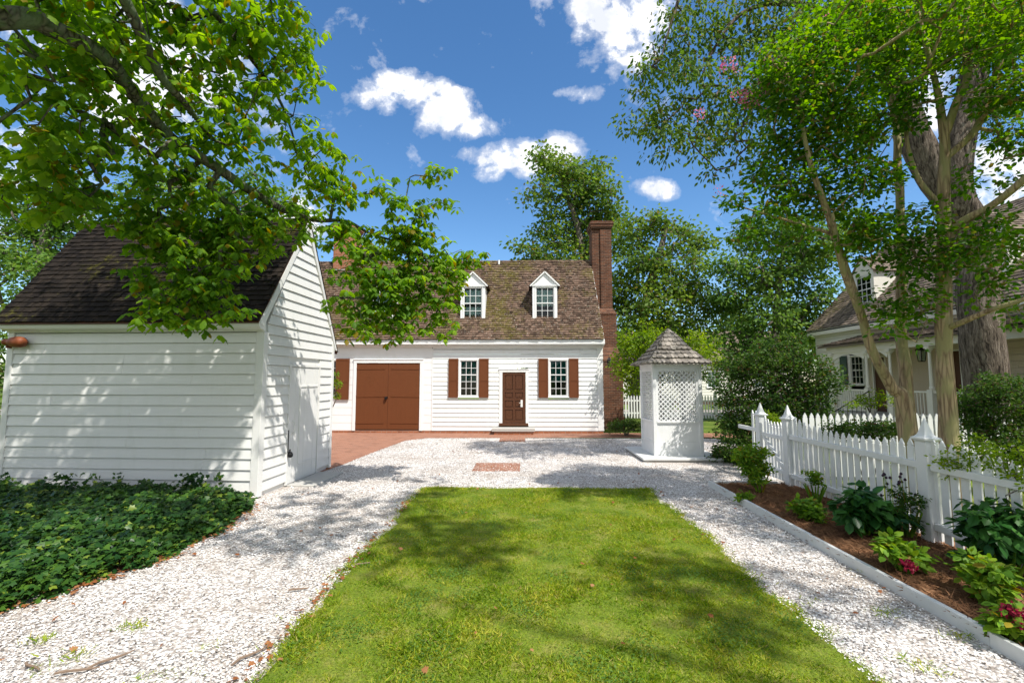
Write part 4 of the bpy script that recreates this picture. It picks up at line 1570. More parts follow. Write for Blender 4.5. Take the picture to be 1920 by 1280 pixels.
Yp2, Yp3, Yp4, Yp1 = 9.17, 6.1, 3.03, 10.2
PW = .165
fence = thing('picket_fence', 'white picket fence with dipping top and pointed posts behind the flower bed', 'fence', (FXX, 6, 0))
PH = 1.31
for yy in (Yp2, Yp3, Yp4):
    post_parts(fence, FXX, yy, PW, PH)
for (ya, yb, n_, h0, hm, h1) in ((Yp2, Yp3, 21, 1.50, 1.25, 1.36), (Yp3, Yp4, 22, 1.42, 1.24, 1.38)):
    for (z_, nm) in ((1.0, 'rail'), (.27, 'rail')):
        mb = MB()
        mb.box(FXX - .055, FXX - .005, yb + .083, ya - .094, z_ - .04, z_ + .045)
        mb.build(nm, M['fence_white'], fence, bevel=.004)
    for i in range(n_):
        t = (i + .5) / n_
        picket(fence, FXX + .0065, ya + (yb - ya) * t * .985 - .01, .100, .10 + random.uniform(0, .012), swoop(t, h0, hm, h1) + random.uniform(-.006, .006))
# gate between the two far posts
gate = thing('garden_gate', 'white picket garden gate with diagonal brace between two pointed posts', 'gate', (FXX, 9.7, 0))
for i in range(7):
    t = (i + .5) / 7
    picket(gate, FXX + .012, Yp1 - .10 + (Yp2 + .10 - Yp1 + .10) * t, .082, .10, swoop(t, 1.42, 1.24, 1.26))
for z_ in (.95, .28):
    MB().box(FXX - .045, FXX - .0, Yp2 + .11, Yp1 - .11, z_ - .04, z_ + .04).build('rail', M['fence_white'], gate, bevel=.004)
MB().bar((FXX - .022, Yp1 - .14, .90), (FXX - .022, Yp2 + .14, .33), .04, .07, (0, 0, 1)).build('brace', M['fence_white'], gate)
fence2 = thing('picket_fence', 'short stub of white picket fence with projecting rail beyond the far gate post', 'fence', (FXX, 10.2, 0))
post_parts(fence2, FXX, Yp1, PW, PH)
MB().box(FXX - .055, FXX - .005, Yp1 + .084, Yp1 + .95, .97, 1.05).build('rail', M['fence_white'], fence2, bevel=.004)
for yy in (Yp1 + .2, Yp1 + .36):
    picket(fence2, FXX + .007, yy, .085, .08, 1.42)
# cross fence behind the beds
fence3 = thing('picket_fence', 'taller white picket fence running across in front of the porch house', 'fence', (8.5, 9.95, 0))
xx = 6.0
i = 0
while xx < 12.5:
    picket(fence3, xx, 9.95, .095, .08, 1.40 + random.uniform(-.01, .01), .02, 'x')
    xx += .137
    i += 1
for xq in (9.0, 12.4):
    post_parts(fence3, xq, 10.06, .13, 1.3, True)
for z_ in (1.0, .3):
    MB().box(5.95, 12.5, 9.965, 10.01, z_ - .04, z_ + .04).build('rail', M['fence_white'], fence3, bevel=.004)
# far fence at the street
far = thing('picket_fence', 'distant white picket fence at the street behind the well house', 'fence', (9, 24.7, 0))
mb = MB()
xx = 5.2
while xx < 17:
    mb.prism([(xx, .08), (xx + .075, .08), (xx + .075, 1.2), (xx + .0375, 1.3), (xx, 1.2)], lambda p, q, d: (p, d, q), 24.7, 24.72)
    xx += .15
mb.build('picket_panel', M['fence_white'], far)
for z_ in (1.0, .35):
    MB().box(5.1, 17, 24.723, 24.77, z_ - .04, z_ + .04).build('rail', M['fence_white'], far)
for xq in (5.05, 7.6, 10.2, 12.8, 15.4):
    MB().box(xq, xq + .13, 24.68, 24.8, 0, 1.42).build('post', M['fence_white'], far, bevel=.01)

# board edging of the bed
seg = [(9.35, 6.2), (6.195, 3.9), (3.895, 1.5)]
ed = thing('board_edging', 'low grey-white wooden board edging along the gravel side of the flower bed', 'edging', (EX, 5, 0))
for i, (a, b) in enumerate(seg):
    o = .008 * (i % 2)
    MB().hexa([(EX + o, b, -.03), (EX + .05 + o, b, -.03), (EX + .05, a, -.03), (EX, a, -.03), (EX + o, b, .115), (EX + .05 + o, b, .118), (EX + .05, a, .112), (EX, a, .115)]).build('board', M['platform'], ed, bevel=.004)
MB().box(EX + .0, 5.05, 9.355, 9.39, -.03, .10).build('board', M['platform'], ed, bevel=.004)
bed = sheet('flower_bed', [(EX + .052, 1.0), (5.5, 1.0), (5.5, 9.35), (EX + .052, 9.35)], 0.055, M['mulch'])
n = 30000
P = np.stack([rng.uniform(EX + .06, 5.45, n), 2.6 + 6.7 * rng.random(n) ** 1.2, rng.uniform(.056, .085, n)], 1)
N = unit(n) * .4
N[:, 2] += 1
tag(leafmesh('pine_straw', P, unit(n) * np.array([1, 1, .18]), N, rng.uniform(.05, .14, n), T_BLADE, M['straw'], None, rng.uniform(.03, .08, n)), 'brown pine straw mulch covering the flower bed', 'mulch', kind='stuff')
# grass beyond the fence
sheet('garden_ground', [(5.51, 0), (14, 0), (14, 9.9), (5.51, 9.9)], 0.02, M['soil'])


# ================================================================== RIGHT HOUSE
RX = 14.3


def yx(px, X):           # how far ahead a wall standing X metres to the right meets a photo column
    d = ray(px, 712)
    return X * d.y / d.x


RY0 = 8.2
RY1 = yx(1535, RX)
RF = .85                 # porch floor
rh = thing('porch_house', 'white house with shingled roof, dormers and columned front porch on the right', 'house', (RX + 3.5, 15, 0))
RZE = 4.45
RZR = 8.6
RXR = RX + 3.6
RM = Mat((RX, RY1, 0), R(-90))          # x runs towards the viewer, y into the wall
RL = RY1 - RY0
mb = MB(RM)
wy = RY1 - at(1607, 712, RY1).y
# window, door openings along the wall: (start, end, z0, z1)


def rl(px, X=RX):        # distance along the wall for a photo column
    return RY1 - yx(px, X)


ops = [(rl(1597) - .03, rl(1621) + .03, 1.85, 3.15), (rl(1638), rl(1664), RF, 3.05), (rl(1786), rl(1808), RF, 3.1)]
clap(mb, 0.1, rl(1630), RF - .1, RZE - .1, .19, ops)
mb.build('wall', M['cream'], rh)
mb = MB(RM)
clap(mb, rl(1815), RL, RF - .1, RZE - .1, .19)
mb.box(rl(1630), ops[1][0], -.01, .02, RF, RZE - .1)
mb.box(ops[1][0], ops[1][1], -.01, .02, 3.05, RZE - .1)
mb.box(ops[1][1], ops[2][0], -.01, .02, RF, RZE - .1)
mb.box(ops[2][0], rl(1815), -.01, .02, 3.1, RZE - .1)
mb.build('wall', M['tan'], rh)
mb = MB(RM)
mb.box(-.02, .1, -.04, .1, 0, RZE)
mb.build('corner_board', M['cream'], rh)
mb = MB()
mb.box(RX + .01, RX + 7.2, RY0, RY0 + .02, 0, RZE)
mb.box(RX + .01, RX + 7.2, RY1 - .02, RY1, 0, RZE)
mb.box(RX + 7.2, RX + 7.22, RY0, RY1, 0, RZE)
mb.prism([(RX, RZE), (2 * RXR - RX, RZE), (RXR, RZR - .1)], lambda p, q, d: (p, d, q), RY0, RY0 + .02)
mb.prism([(RX, RZE), (2 * RXR - RX, RZE), (RXR, RZR - .1)], lambda p, q, d: (p, d, q), RY1 - .02, RY1)
mb.build('wall', M['cream'], rh)
mb = MB()
mb.box(RX - .02, RX + 7.2, RY0, RY1, -.05, RF - .11)
mb.build('foundation', M['brick'], rh)
for (j, opn) in enumerate(ops[:1]):
    w_ = opn[1] - opn[0] - .10
    window(rh, Mat((RX, RY1 - (opn[0] + opn[1]) / 2, opn[2] + .05), R(-90)), w_, opn[3] - opn[2] - .1, 3, 4, .06, False, True, None, 2, M['cream'])
shutter(rh, Mat((RX, RY1 - ops[0][0] + .33, 1.9), R(-90)), .42, 1.25, M['green_paint'])
# small upper windows under the eave, shutters
for opn in ops[1:]:
    d = MB(RM)
    d.box(opn[0] + .06, opn[1] - .06, .03, .06, RF, opn[3] - .05)
    do = d.build('door', M['dbrown'], rh)
    d = MB(RM)
    d.box(opn[0], opn[0] + .06, -.04, .06, RF, opn[3])
    d.box(opn[1] - .06, opn[1], -.04, .06, RF, opn[3])
    d.box(opn[0] + .06, opn[1] - .06, -.04, .06, opn[3] - .05, opn[3])
    d.build('door_frame', M['cream'], rh)
# roof
r = MB()
eX = RX - .35
V_ = Vector((RXR - eX, 0, RZR - RZE))
shingles(r, (eX, RY0 - .2, RZE), (0, 1, 0), V_, RL + .4, V_.length, .16, .15, .02)
ro = r.build('roof', M['right_shingle'], rh)
r = MB()
r.prism([(eX + .02, RZE - .03), (RXR, RZR - .03), (2 * RXR - eX, RZE - .03), (2 * RXR - eX, RZE - .09), (RXR, RZR - .12), (eX + .02, RZE - .09)], lambda a, b, d: (a, d, b), RY0 - .18, RY1 + .18)
r.build('roof_deck', M['right_shingle'], ro)
mb = MB()
mb.box(eX + .02, eX + .06, RY0 - .19, RY1 + .19, RZE - .26, RZE - .0)
mb.box(eX + .061, RX - .03, RY0 - .19, RY1 + .19, RZE - .24, RZE - .20)
mb.box(RX - .12, RX - .03, RY0, RY1, RZE - .34, RZE - .241)
mb.build('cornice', M['cream'], rh, bevel=.006)
# dormers of the right house, facing the garden
for i, yc in enumerate((None, 14.6)):
    zs = lambda X: RZE + (RZR - RZE) * (X - eX) / (RXR - eX)
    Xd = RX + .50
    if yc is None:
        yc = yx(1630, Xd)
    z0 = zs(Xd)
    hw, hh = .60, 1.35
    Dm = Mat((Xd, yc, 0), R(-90))
    d = MB(Dm)
    d.box(-hw, -hw + .14, 0, .12, z0, z0 + hh)
    d.box(hw - .14, hw, 0, .12, z0, z0 + hh)
    d.box(-hw + .14, hw - .14, 0, .12, z0 + hh - .10, z0 + hh)
    d.box(-hw, hw, -.03, .12, z0 - .06, z0 + .03)
    zp = z0 + hh + .72
    d.prism([(-hw - .03, z0 + hh + .001), (hw + .03, z0 + hh + .001), (0, zp)], lambda a, b, c: (a, c, b), .01, .12)
    dm = d.build('dormer', M['cream'], rh)
    back = (hh + .02) * (RXR - eX) / (RZR - RZE)
    for s in (-1, 1):
        d = MB(Dm)
        d.prism([(.121, z0), (.121, z0 + hh), (back + .2, z0 + hh)], lambda a, b, c: (c, a, b), s * (hw - .04), s * (hw - .002))
        d.build('dormer_cheek', M['cream'], dm)
    rr2 = MB()
    R3 = Dm.to_3x3()
    L = (zp - z0) * (RXR - eX) / (RZR - RZE) + .2
    for s in (-1, 1):
        P0 = Dm @ Vector((s * (hw + .1), -.06, z0 + hh - .04))
        V_ = R3 @ Vector((-s * (hw + .1), 0, .78))
        shingles(rr2, P0, R3 @ Vector((0, 1, 0)), V_, L, V_.length, .13, .13, .016)
        rr2.add([P0, P0 + V_, P0 + V_ + R3 @ Vector((0, L, 0)), P0 + R3 @ Vector((0, L, 0))], [(0, 1, 2, 3)])
    rr2.build('dormer_roof', M['right_shingle'], dm)
    window(dm, Dm @ Matrix.Translation((0, .03, z0 + .05)), 2 * hw - .34, hh - .2, 3, 4, .03, False, False, None, 2, M['white'])
# porch
PX = 12.7
py1 = yx(1560, PX) + .2
py0 = 10.6
mb = MB()
mb.box(PX - .1, RX - .03, py0, py1, RF - .10, RF)
mb.build('porch_floor', M['stone'], rh)
mb = MB()
mb.box(PX, PX + .05, py0 + .05, py1 - .05, 0, RF - .101)
mb.build('porch_skirt', M['cream'], rh)
PZ = 3.28
r = MB()
V_ = Vector((RX - PX + .25, 0, .45))
shingles(r, (PX - .3, py0 - .2, PZ + .2), (0, 1, 0), V_, py1 - py0 + .4, V_.length - .05, .16, .15, .02)
r.prism([(PX - .28, PZ + .19), (RX - .06, PZ + .63), (RX - .06, PZ + .55), (PX - .28, PZ + .12)], lambda a, b, d: (a, d, b), py0 - .18, py1 + .18)
r.build('porch_roof', M['right_shingle'], rh)
mb = MB()
mb.box(PX - .04, PX + .12, py0, py1, PZ - .12, PZ + .14)
mb.build('porch_beam', M['cream'], rh, bevel=.01)


def pcol(y):
    mb = MB()
    mb.box(PX - .07, PX + .11, y - .09, y + .09, RF, RF + .95)
    mb.lathe([(.055, RF + .951), (.075, RF + 1.0), (.055, RF + 1.05), (.05, RF + 1.3), (.042, PZ - .35), (.05, PZ - .28), (.09, PZ - .24), (.11, PZ - .2)], (PX + .02, y, 0), 12)
    mb.box(PX - .08, PX + .12, y - .10, y + .10, PZ - .2, PZ - .121)
    mb.build('porch_column', M['cream'], rh)


cy = [yx(px, PX) for px in (1562, 1626, 1670, 1745, 1855)]
for y in cy:
    pcol(y)
for a, b in ((cy[2], cy[3]), (cy[3], cy[4]), (cy[0], cy[1])):
    mb = MB()
    lo, hi = min(a, b) + .09, max(a, b) - .09
    mb.box(PX - .01, PX + .05, lo, hi, RF + .84, RF + .90)
    mb.box(PX, PX + .04, lo, hi, RF + .1, RF + .15)
    q = lo + .08
    while q < hi - .03:
        mb.box(PX + .005, PX + .035, q, q + .03, RF + .15, RF + .84)
        q += .12
    mb.build('porch_railing', M['cream'], rh)
# arched valances
for a, b in ((cy[0], cy[1]), (cy[1], cy[2])):
    lo, hi = min(a, b), max(a, b)
    poly = [(lo, PZ - .12), (hi, PZ - .12)]
    for i in range(9):
        t = i / 8
        poly.append((hi - .1 + (lo - hi + .2) * t, PZ - .40 + .22 * math.sin(math.pi * t)))
    MB().prism(poly, lambda p, q, d: (d, p, q), PX, PX + .04).build('porch_arch', M['cream'], rh)
# stair from the porch end
mb = MB()
sy = cy[1] - .1
for i in range(4):
    mb.box(PX - .4 - .3 * i, PX - .1 - .3 * i, cy[2] + .15, cy[1] - .15, 0, RF - .1 - .2 * i)
mb.build('porch_steps', M['stone'], rh, bevel=.01)
mb = MB()
for yq in (cy[1] - .2,):
    mb.tube([(PX - .1, yq, RF + .85), (PX - 1.4, yq, .95)], .02, 8)
    for i in range(9):
        t = i / 8
        mb.tube([(PX - .1 - 1.3 * t, yq, RF + .85 - (RF - .1) * t), (PX - .1 - 1.3 * t, yq, max(0, RF - .1 - (RF - .1) * t))], .010, 5)
mb.build('stair_rail', M['iron'], rh)
lnp = Vector((0, yx(1731, PX + .6), 0))
hl = thing('hanging_lantern', 'black lantern hanging from the porch ceiling beside a cream column', 'lantern', (PX + .6, lnp.y, PZ))
MB().tube([(PX + .6, lnp.y, PZ + .1), (PX + .6, lnp.y, PZ - .05)], .01, 6).build('chain', M['iron'], hl)
lantern_body(PX + .6, lnp.y, PZ - .05, .5, .17, hl)
MB().box(PX + .2, RX - .05, py0, py1, PZ + .101, PZ + .115).build('porch_ceiling', M['cream'], rh)

# distant house across the street
fh = thing('distant_house', 'distant pale house with brown roof glimpsed between trees behind the well', 'house', (14, 42, 0))
mb = MB(Mat((8.0, 40, 0)))
clap(mb, 0, 15, .3, 3.6, .25, [(7.9, 9.1, 1.4, 2.9), (11.9, 13.1, 1.4, 2.9)])
mb.build('wall', M['cream'], fh)
MB().box(8, 23, 39.95, 46, -.05, .3).build('foundation', M['brick'], fh)
MB().box(8, 23, 40.3, 46, .3, 3.6).build('wall', M['cream'], fh)
r = MB()
V_ = Vector((0, 3.4, 3.0))
shingles(r, (7.7, 39.6, 3.6), (1, 0, 0), V_, 15.6, V_.length, .3, .3, .03)
r.prism([(39.6, 3.58), (43, 6.58), (46.4, 3.58)], lambda a, b, d: (d, a, b), 7.72, 23.2)
r.build('roof', M['right_shingle'], fh)
for xq in (16.5, 20.5):
    window(fh, Mat((xq, 40, 1.45)), 1.0, 1.35, 3, 4, .1, False, True)


# ================================================================== TREES
def tree(name, label, limbs, clumps, ntw, per, spread, leaf, tmpl, mleaf, mbark, group=None, tip=.006, mx=.07, droop=.35, updown=.6, sag=0, wig=.10, extra=None, base=None, width=1.0, cat='tree', step=.35, whorl=False):
    b = base or limbs[0][0][0]
    t = thing(name, label, cat, (b[0], b[1], 0), group)
    tw = blobs(clumps, ntw)
    if extra is not None:
        tw = np.concatenate([tw, extra])
    tw[:, 2] = np.maximum(tw[:, 2], 0.25)
    mb = grow(limbs, tw, tip, step, mx, wig, sag)
    mb.build('trunk', mbark, t, smooth=True)
    P, A, N = whorls(tw, per, spread, droop) if whorl else spray(tw, per, spread, droop, updown)
    P[:, 2] = np.maximum(P[:, 2], 0.1)
    cr = leafmesh('crown', P, A, N, rng.uniform(leaf * .6, leaf * 1.2, len(P)), tmpl, mleaf, t, width)
    return t, tw


# the big maple on the left: limb reaches in over the shed
A_ = lambda px, py, Y: tuple(at(px, py, Y))
limbs = [
    ([(-7.6, 1.8, -.1), (-7.4, 1.9, 1.6), (-7.0, 2.4, 3.4), (-6.2, 3.2, 4.7), A_(0, 38, 4.0), A_(100, 56, 4.3), A_(190, 103, 4.7), A_(250, 175, 5.2), A_(330, 265, 5.8), A_(430, 330, 6.4), A_(520, 388, 7.0), A_(585, 412, 7.5), A_(650, 415, 8.0), A_(700, 440, 8.4), A_(780, 462, 8.8)],
     [.34, .30, .25, .17, .095, .092, .09, .08, .07, .07, .055, .04, .03, .024, .012]),
    ([(-7.0, 2.4, 3.4), (-5.6, 2.6, 5.6), (-4.2, 3.4, 6.9), A_(235, 0, 4.6), A_(300, 140, 5.2), A_(345, 195, 5.6), A_(400, 262, 6.2)], [.2, .14, .11, .06, .05, .04, .025]),
    ([(-5.6, 2.6, 5.6), (-3.6, 1.6, 7.2), (-1.6, 1.3, 8.4), (.4, 1.6, 9.4), (1.6, 2.6, 10.1)], [.13, .1, .06, .035, .015]),
    ([(-4.2, 3.4, 6.9), A_(330, -60, 5.6), A_(430, 60, 6.4), A_(520, 180, 7.2), A_(560, 290, 7.8)], [.08, .05, .035, .025, .012]),
]
cl = pxb([
    (60, 60, 120, 4.4), (180, 40, 110, 4.8), (300, 40, 110, 5.6), (420, 50, 100, 6.2), (520, 55, 80, 6.8), (560, 120, 45, 7.2), (480, 150, 95, 6.6),
    (60, 200, 130, 4.8), (190, 220, 120, 5.2), (320, 210, 110, 5.8), (430, 260, 90, 6.3), (540, 260, 70, 7.0), (590, 320, 60, 7.4), (650, 290, 25, 7.6),
    (40, 330, 110, 5.2), (150, 350, 100, 5.6), (270, 360, 90, 6.0), (390, 380, 85, 6.4), (490, 390, 80, 6.9), (570, 400, 55, 7.3), (640, 350, 40, 7.6),
    (260, 430, 45, 6.2), (330, 440, 60, 6.3), (400, 470, 70, 6.6), (300, 500, 40, 6.3), (330, 540, 55, 6.4), (400, 540, 50, 6.6), (290, 580, 30, 6.3), (370, 600, 30, 6.5), (440, 560, 28, 6.7), (255, 605, 14, 6.2), (435, 430, 60, 6.8), (500, 450, 35, 7.0),
    (640, 440, 35, 7.8), (690, 470, 40, 8.2), (740, 440, 45, 8.4), (790, 460, 45, 8.6), (850, 490, 38, 8.8), (885, 480, 20, 8.9), (700, 530, 42, 8.2), (760, 540, 55, 8.4), (820, 550, 45, 8.7), (740, 590, 45, 8.4), (680, 590, 40, 8.2), (650, 560, 25, 8.0),
    (720, 630, 16, 8.3), (690, 630, 12, 8.3), (830, 600, 25, 8.7), (800, 620, 14, 8.6), (640, 500, 18, 7.9), (790, 400, 28, 8.4), (740, 380, 25, 8.2), (820, 325, 22, 8.5), (830, 380, 18, 8.5), (770, 335, 14, 8.3), (700, 350, 22, 8.0)], 6)
main_b = list(cl)
# the part of the crown that stands above the frame and shades shed, path and lawn
up = [((-5.0, 3.0, 7.2), 1.4, .6), ((-6.3, 4.4, 7.6), 1.5, .6), ((-3.2, 3.2, 7.6), 1.1, .6), ((-2.9, 4.4, 8.3), .9, .5), ((-1.4, 2.2, 8.1), 1.0, .6), ((.5, 1.9, 8.8), .9, .5), ((-.4, 3.6, 8.9), .75, .5), ((-3.8, 5.6, 8.8), 1.0, .5),  ((-5.4, 5.4, 7.7), 1.2, .8), ((-6.8, 5.2, 7.2), 1.0, .8), ((-7.6, 4.6, 6.6), 1.0, .6), ((-5.9, 6.0, 6.9), .9, 1.2), ((-7.0, 6.2, 6.3), .8, 1.2), ((-4.5, 6.4, 7.3), .8, 1.0), ((-8.0, 6.3, 5.9), .8, 1.0), ((-6.6, 5.6, 8.2), 1.0, 1.2), ((-5.2, 5.0, 8.6), 1.0, 1.2), ((-6.5, 2.5, 6.6), 1.2, .5), ((-4.8, 6.0, 8.4), 1.1, .6), ((-7.4, 5.6, 7.5), 1.2, .5)]
tw1 = np.concatenate([blobs(main_b[:20], 470), blobs(main_b[20:36], 270), blobs(main_b[36:], 260)])
tree('maple_tree', 'large maple at left whose mossy limb and lobed leaves hang over the shed', limbs, [((b[0][0] + .75, b[0][1] + .4, b[0][2]), b[1]) for b in up] + [((x_ + 1.1, y_ + .6, z_), r_) for (x_, y_, z_), r_ in [((1.4, 1.8, 10), .8), ((.8, .9, 10), .7), ((2.0, 3.0, 10), .75), ((1.6, 4.2, 10.2), .6), ((.4, 2.6, 9.6), .6)]], 660, 15, .30, .135, T_BUCK, M['maple'], M['maple_bark'], extra=tw1, tip=.0045, mx=.045, droop=.75, updown=.62, wig=.12, whorl=True)

# big ridged tree on the right
TB = at(1842, 720, 11.6)
limbs = [
    ([(TB.x + .1, 11.6, -.1), A_(1850, 720, 11.6), A_(1838, 600, 11.6), A_(1830, 500, 11.7), A_(1815, 420, 11.8), A_(1760, 340, 11.9), A_(1715, 260, 12.0), A_(1690, 180, 12.0), A_(1640, 90, 11.8), A_(1560, 0, 11.4)], [.45, .43, .42, .42, .42, .38, .37, .30, .22, .13]),
    ([A_(1815, 430, 11.8), A_(1790, 350, 11.6), A_(1800, 270, 11.5), A_(1825, 140, 11.5), A_(1845, 0, 11.4), A_(1860, -150, 11.3)], [.40, .34, .31, .28, .25, .2]),
    ([A_(1690, 180, 12.0), A_(1600, 60, 10.8), A_(1500, 10, 10.2), A_(1400, 20, 10.0), A_(1340, 90, 10.0), A_(1310, 160, 10.0)], [.14, .10, .07, .045, .03, .014]),
    ([A_(1640, 90, 11.8), A_(1560, -60, 10.5), A_(1420, -90, 10.0), A_(1300, -50, 9.8), A_(1260, 40, 9.8), A_(1240, 110, 9.8)], [.14, .10, .07, .045, .025, .012]),
    ([A_(1845, 0, 11.4), A_(1900, -200, 11), A_(1960, -350, 10.5)], [.2, .16, .1]),
    ([A_(1500, 10, 10.2), A_(1470, 70, 10.0), A_(1430, 160, 9.9), A_(1400, 230, 9.9)], [.05, .035, .025, .01])]
cl = pxb([(1290, 40, 75), (1250, 110, 55), (1210, 150, 40), (1200, 230, 40), (1260, 200, 60), (1320, 140, 70), (1330, 230, 60), (1290, 270, 50), (1230, 260, 35), (1380, 60, 80), (1400, 180, 70), (1390, 260, 50), (1470, 40, 90), (1480, 150, 80), (1330, 310, 28), (1180, 215, 22),
          (1560, 60, 90, 10.6), (1640, 30, 80, 11), (1700, 90, 80, 11.5), (1560, 180, 80, 10.6), (1620, 250, 60, 11), (1890, 60, 80, 11), (1900, 200, 70, 11), (1780, 60, 60, 12)], 9.9, .5)
cl = [(c[0], c[1], 1.0) for c in cl] + [((9.5, 9.3, 13.5), 2.4, .35), ((11, 9.6, 13.5), 2.0, .3)]
tree('shade_tree', 'huge tree with thick ridged grey trunk forking high beside the porch house', limbs, cl, 1080, 22, .34, .12, T_OVAL, M['elm'], M['elm_bark'], tip=.0045, mx=.05, droop=.75, updown=.45, wig=.10)

# crape myrtle, two clumps of smooth stems
limbs = [
    ([A_(1700, 815, 7.2), A_(1697, 760, 7.2), A_(1672, 725, 7.2), A_(1640, 670, 7.15), A_(1618, 600, 7.1), A_(1592, 520, 7.0), A_(1563, 440, 6.9), A_(1545, 380, 6.8), A_(1520, 310, 6.7), A_(1500, 220, 6.6), A_(1470, 120, 6.5)], [.15, .11, .078, .064, .058, .056, .050, .042, .034, .024, .012]),
    ([A_(1706, 820, 7.25), A_(1700, 740, 7.3), A_(1692, 650, 7.35), A_(1690, 540, 7.4), A_(1690, 440, 7.4), A_(1685, 330, 7.4), A_(1680, 230, 7.4), A_(1660, 130, 7.4), A_(1640, 30, 7.4)], [.14, .095, .078, .07, .062, .058, .045, .03, .018]),
    ([A_(1563, 440, 6.9), A_(1500, 420, 6.8), A_(1430, 400, 6.7), A_(1380, 385, 6.6)], [.03, .022, .014, .007]),
    ([A_(1618, 600, 7.1), A_(1580, 500, 6.9), A_(1560, 400, 6.7)], [.05, .045, .02])]
limbs[0][0][0] = (limbs[0][0][0][0], 7.2, -.1)
limbs[1][0][0] = (limbs[1][0][0][0], 7.25, -.1)
cl = pxb([(1480, 130, 70), (1530, 80, 80), (1600, 40, 80), (1440, 170, 50), (1500, 210, 70), (1570, 160, 75), (1640, 120, 70), (1470, 290, 60), (1540, 290, 70), (1610, 250, 60), (1430, 340, 45), (1380, 375, 28), (1490, 370, 60), (1560, 370, 55), (1620, 350, 50),
          (1430, 410, 40), (1390, 440, 24), (1360, 385, 18), (1600, 440, 45), (1640, 420, 40), (1670, 340, 35), (1700, 180, 50), (1690, 60, 60), (1500, 440, 30), (1440, 480, 22)], 6.9, .5)
cl = [(c[0], c[1], 1) for c in cl] + [((6.4, 5.6, 6.6), 1.0, .4), ((5.6, 5.2, 6.9), .8, .4), ((4.4, 5.0, 7.4), .55, .35)]
t_, twm = tree('crape_myrtle', 'crape myrtle with two leaning smooth tan stems rising behind the picket fence', limbs, cl, 960, 21, .22, .08, T_OVAL, M['myrtle'], M['myrtle_bark'], tip=.0035, mx=.03, droop=.15, updown=.55, width=1.25)
# pink blossom panicles
B = []
for (px, py, Y, r_, c_) in [(1400, 175, 6.6, 22, 5), (1350, 130, 6.6, 16, 2), (1435, 150, 6.6, 20, 3), (1385, 125, 6.7, 12, 2), (1540, 20, 6.8, 18, 2), (1310, 210, 6.6, 10, 2), (1450, 105, 6.7, 16, 2), (1345, 360, 6.6, 10, 1), (1460, 130, 6.6, 14, 2), (1388, 172, 6.6, 10, 1)]:
    for _ in range(c_):
        c = np.array(at(px + random.uniform(-r_, r_), py + random.uniform(-r_, r_), Y))
        k_ = 24
        B.append(c + rng.normal(size=(k_, 3)) * np.array([.035, .035, .055]))
B = np.concatenate(B)
leafmesh('blossom', B, unit(len(B)), unit(len(B)), rng.uniform(.02, .035, len(B)), T_DIAM, M['pink'], t_, 1.3)

limbs = [
    ([A_(1782, 840, 6.6), A_(1778, 780, 6.6), A_(1772, 680, 6.6), A_(1770, 560, 6.6), A_(1772, 450, 6.6), A_(1770, 340, 6.6), A_(1768, 250, 6.6), A_(1755, 160, 6.6), A_(1730, 60, 6.5), A_(1700, -60, 6.4)], [.13, .105, .095, .092, .09, .068, .058, .04, .03, .02]),
    ([A_(1774, 455, 6.6), A_(1800, 420, 6.4), A_(1860, 385, 6.1), A_(1920, 335, 5.8), A_(2020, 240, 5.4)], [.06, .055, .05, .045, .03]),
    ([A_(1772, 615, 6.6), A_(1800, 605, 6.4), A_(1860, 580, 6.1), A_(1930, 555, 5.8), A_(2020, 500, 5.5)], [.04, .036, .032, .026, .015]),
    ([A_(1768, 260, 6.6), A_(1790, 200, 6.5), A_(1815, 140, 6.4), A_(1810, 60, 6.4), A_(1830, -50, 6.3)], [.06, .05, .045, .035, .02]),
    ([A_(1769, 300, 6.6), A_(1830, 240, 6.5), A_(1860, 160, 6.4), A_(1885, 70, 6.3), A_(1880, -40, 6.3)], [.05, .045, .04, .03, .015]),
    ([A_(1770, 390, 6.6), A_(1720, 330, 6.7), A_(1700, 250, 6.8), A_(1712, 150, 6.8), A_(1700, 40, 6.8)], [.03, .03, .028, .02, .01])]
limbs[0][0][0] = (limbs[0][0][0][0], 6.6, -.1)
cl = pxb([(1780, 40, 70), (1850, 60, 70), (1910, 90, 60), (1740, 110, 50), (1880, 180, 50), (1910, 260, 45), (1700, 230, 35), (1640, 470, 40), (1650, 420, 40), (1720, 420, 45), (1700, 480, 45), (1730, 510, 40), (1820, 480, 45), (1870, 440, 45), (1730, 560, 40), (1690, 590, 35), (1740, 420, 30), (1830, 470, 35), (1870, 520, 35), (1850, 420, 25), (1900, 470, 40),
          (1900, 580, 30), (1840, 560, 25), (1820, 330, 30), (1900, 350, 25), (1650, 560, 25), (1720, 650, 14), (1660, 610, 18), (1700, 20, 60), (1930, 20, 60)], 6.5, .4)
cl = [(c[0], c[1], 1) for c in cl] + [((6.6, 3.9, 6.4), 1.1, .4), ((7.6, 4.6, 6.6), 1.3, .4), ((8.6, 5.4, 6.2), 1.3, .4)]
tree('crape_myrtle', 'crape myrtle with one upright stem and side limbs in front of the big ridged trunk', limbs, cl, 960, 21, .22, .08, T_OVAL, M['myrtle'], M['myrtle_bark'], tip=.0035, mx=.03, droop=.15, updown=.55, width=1.25)

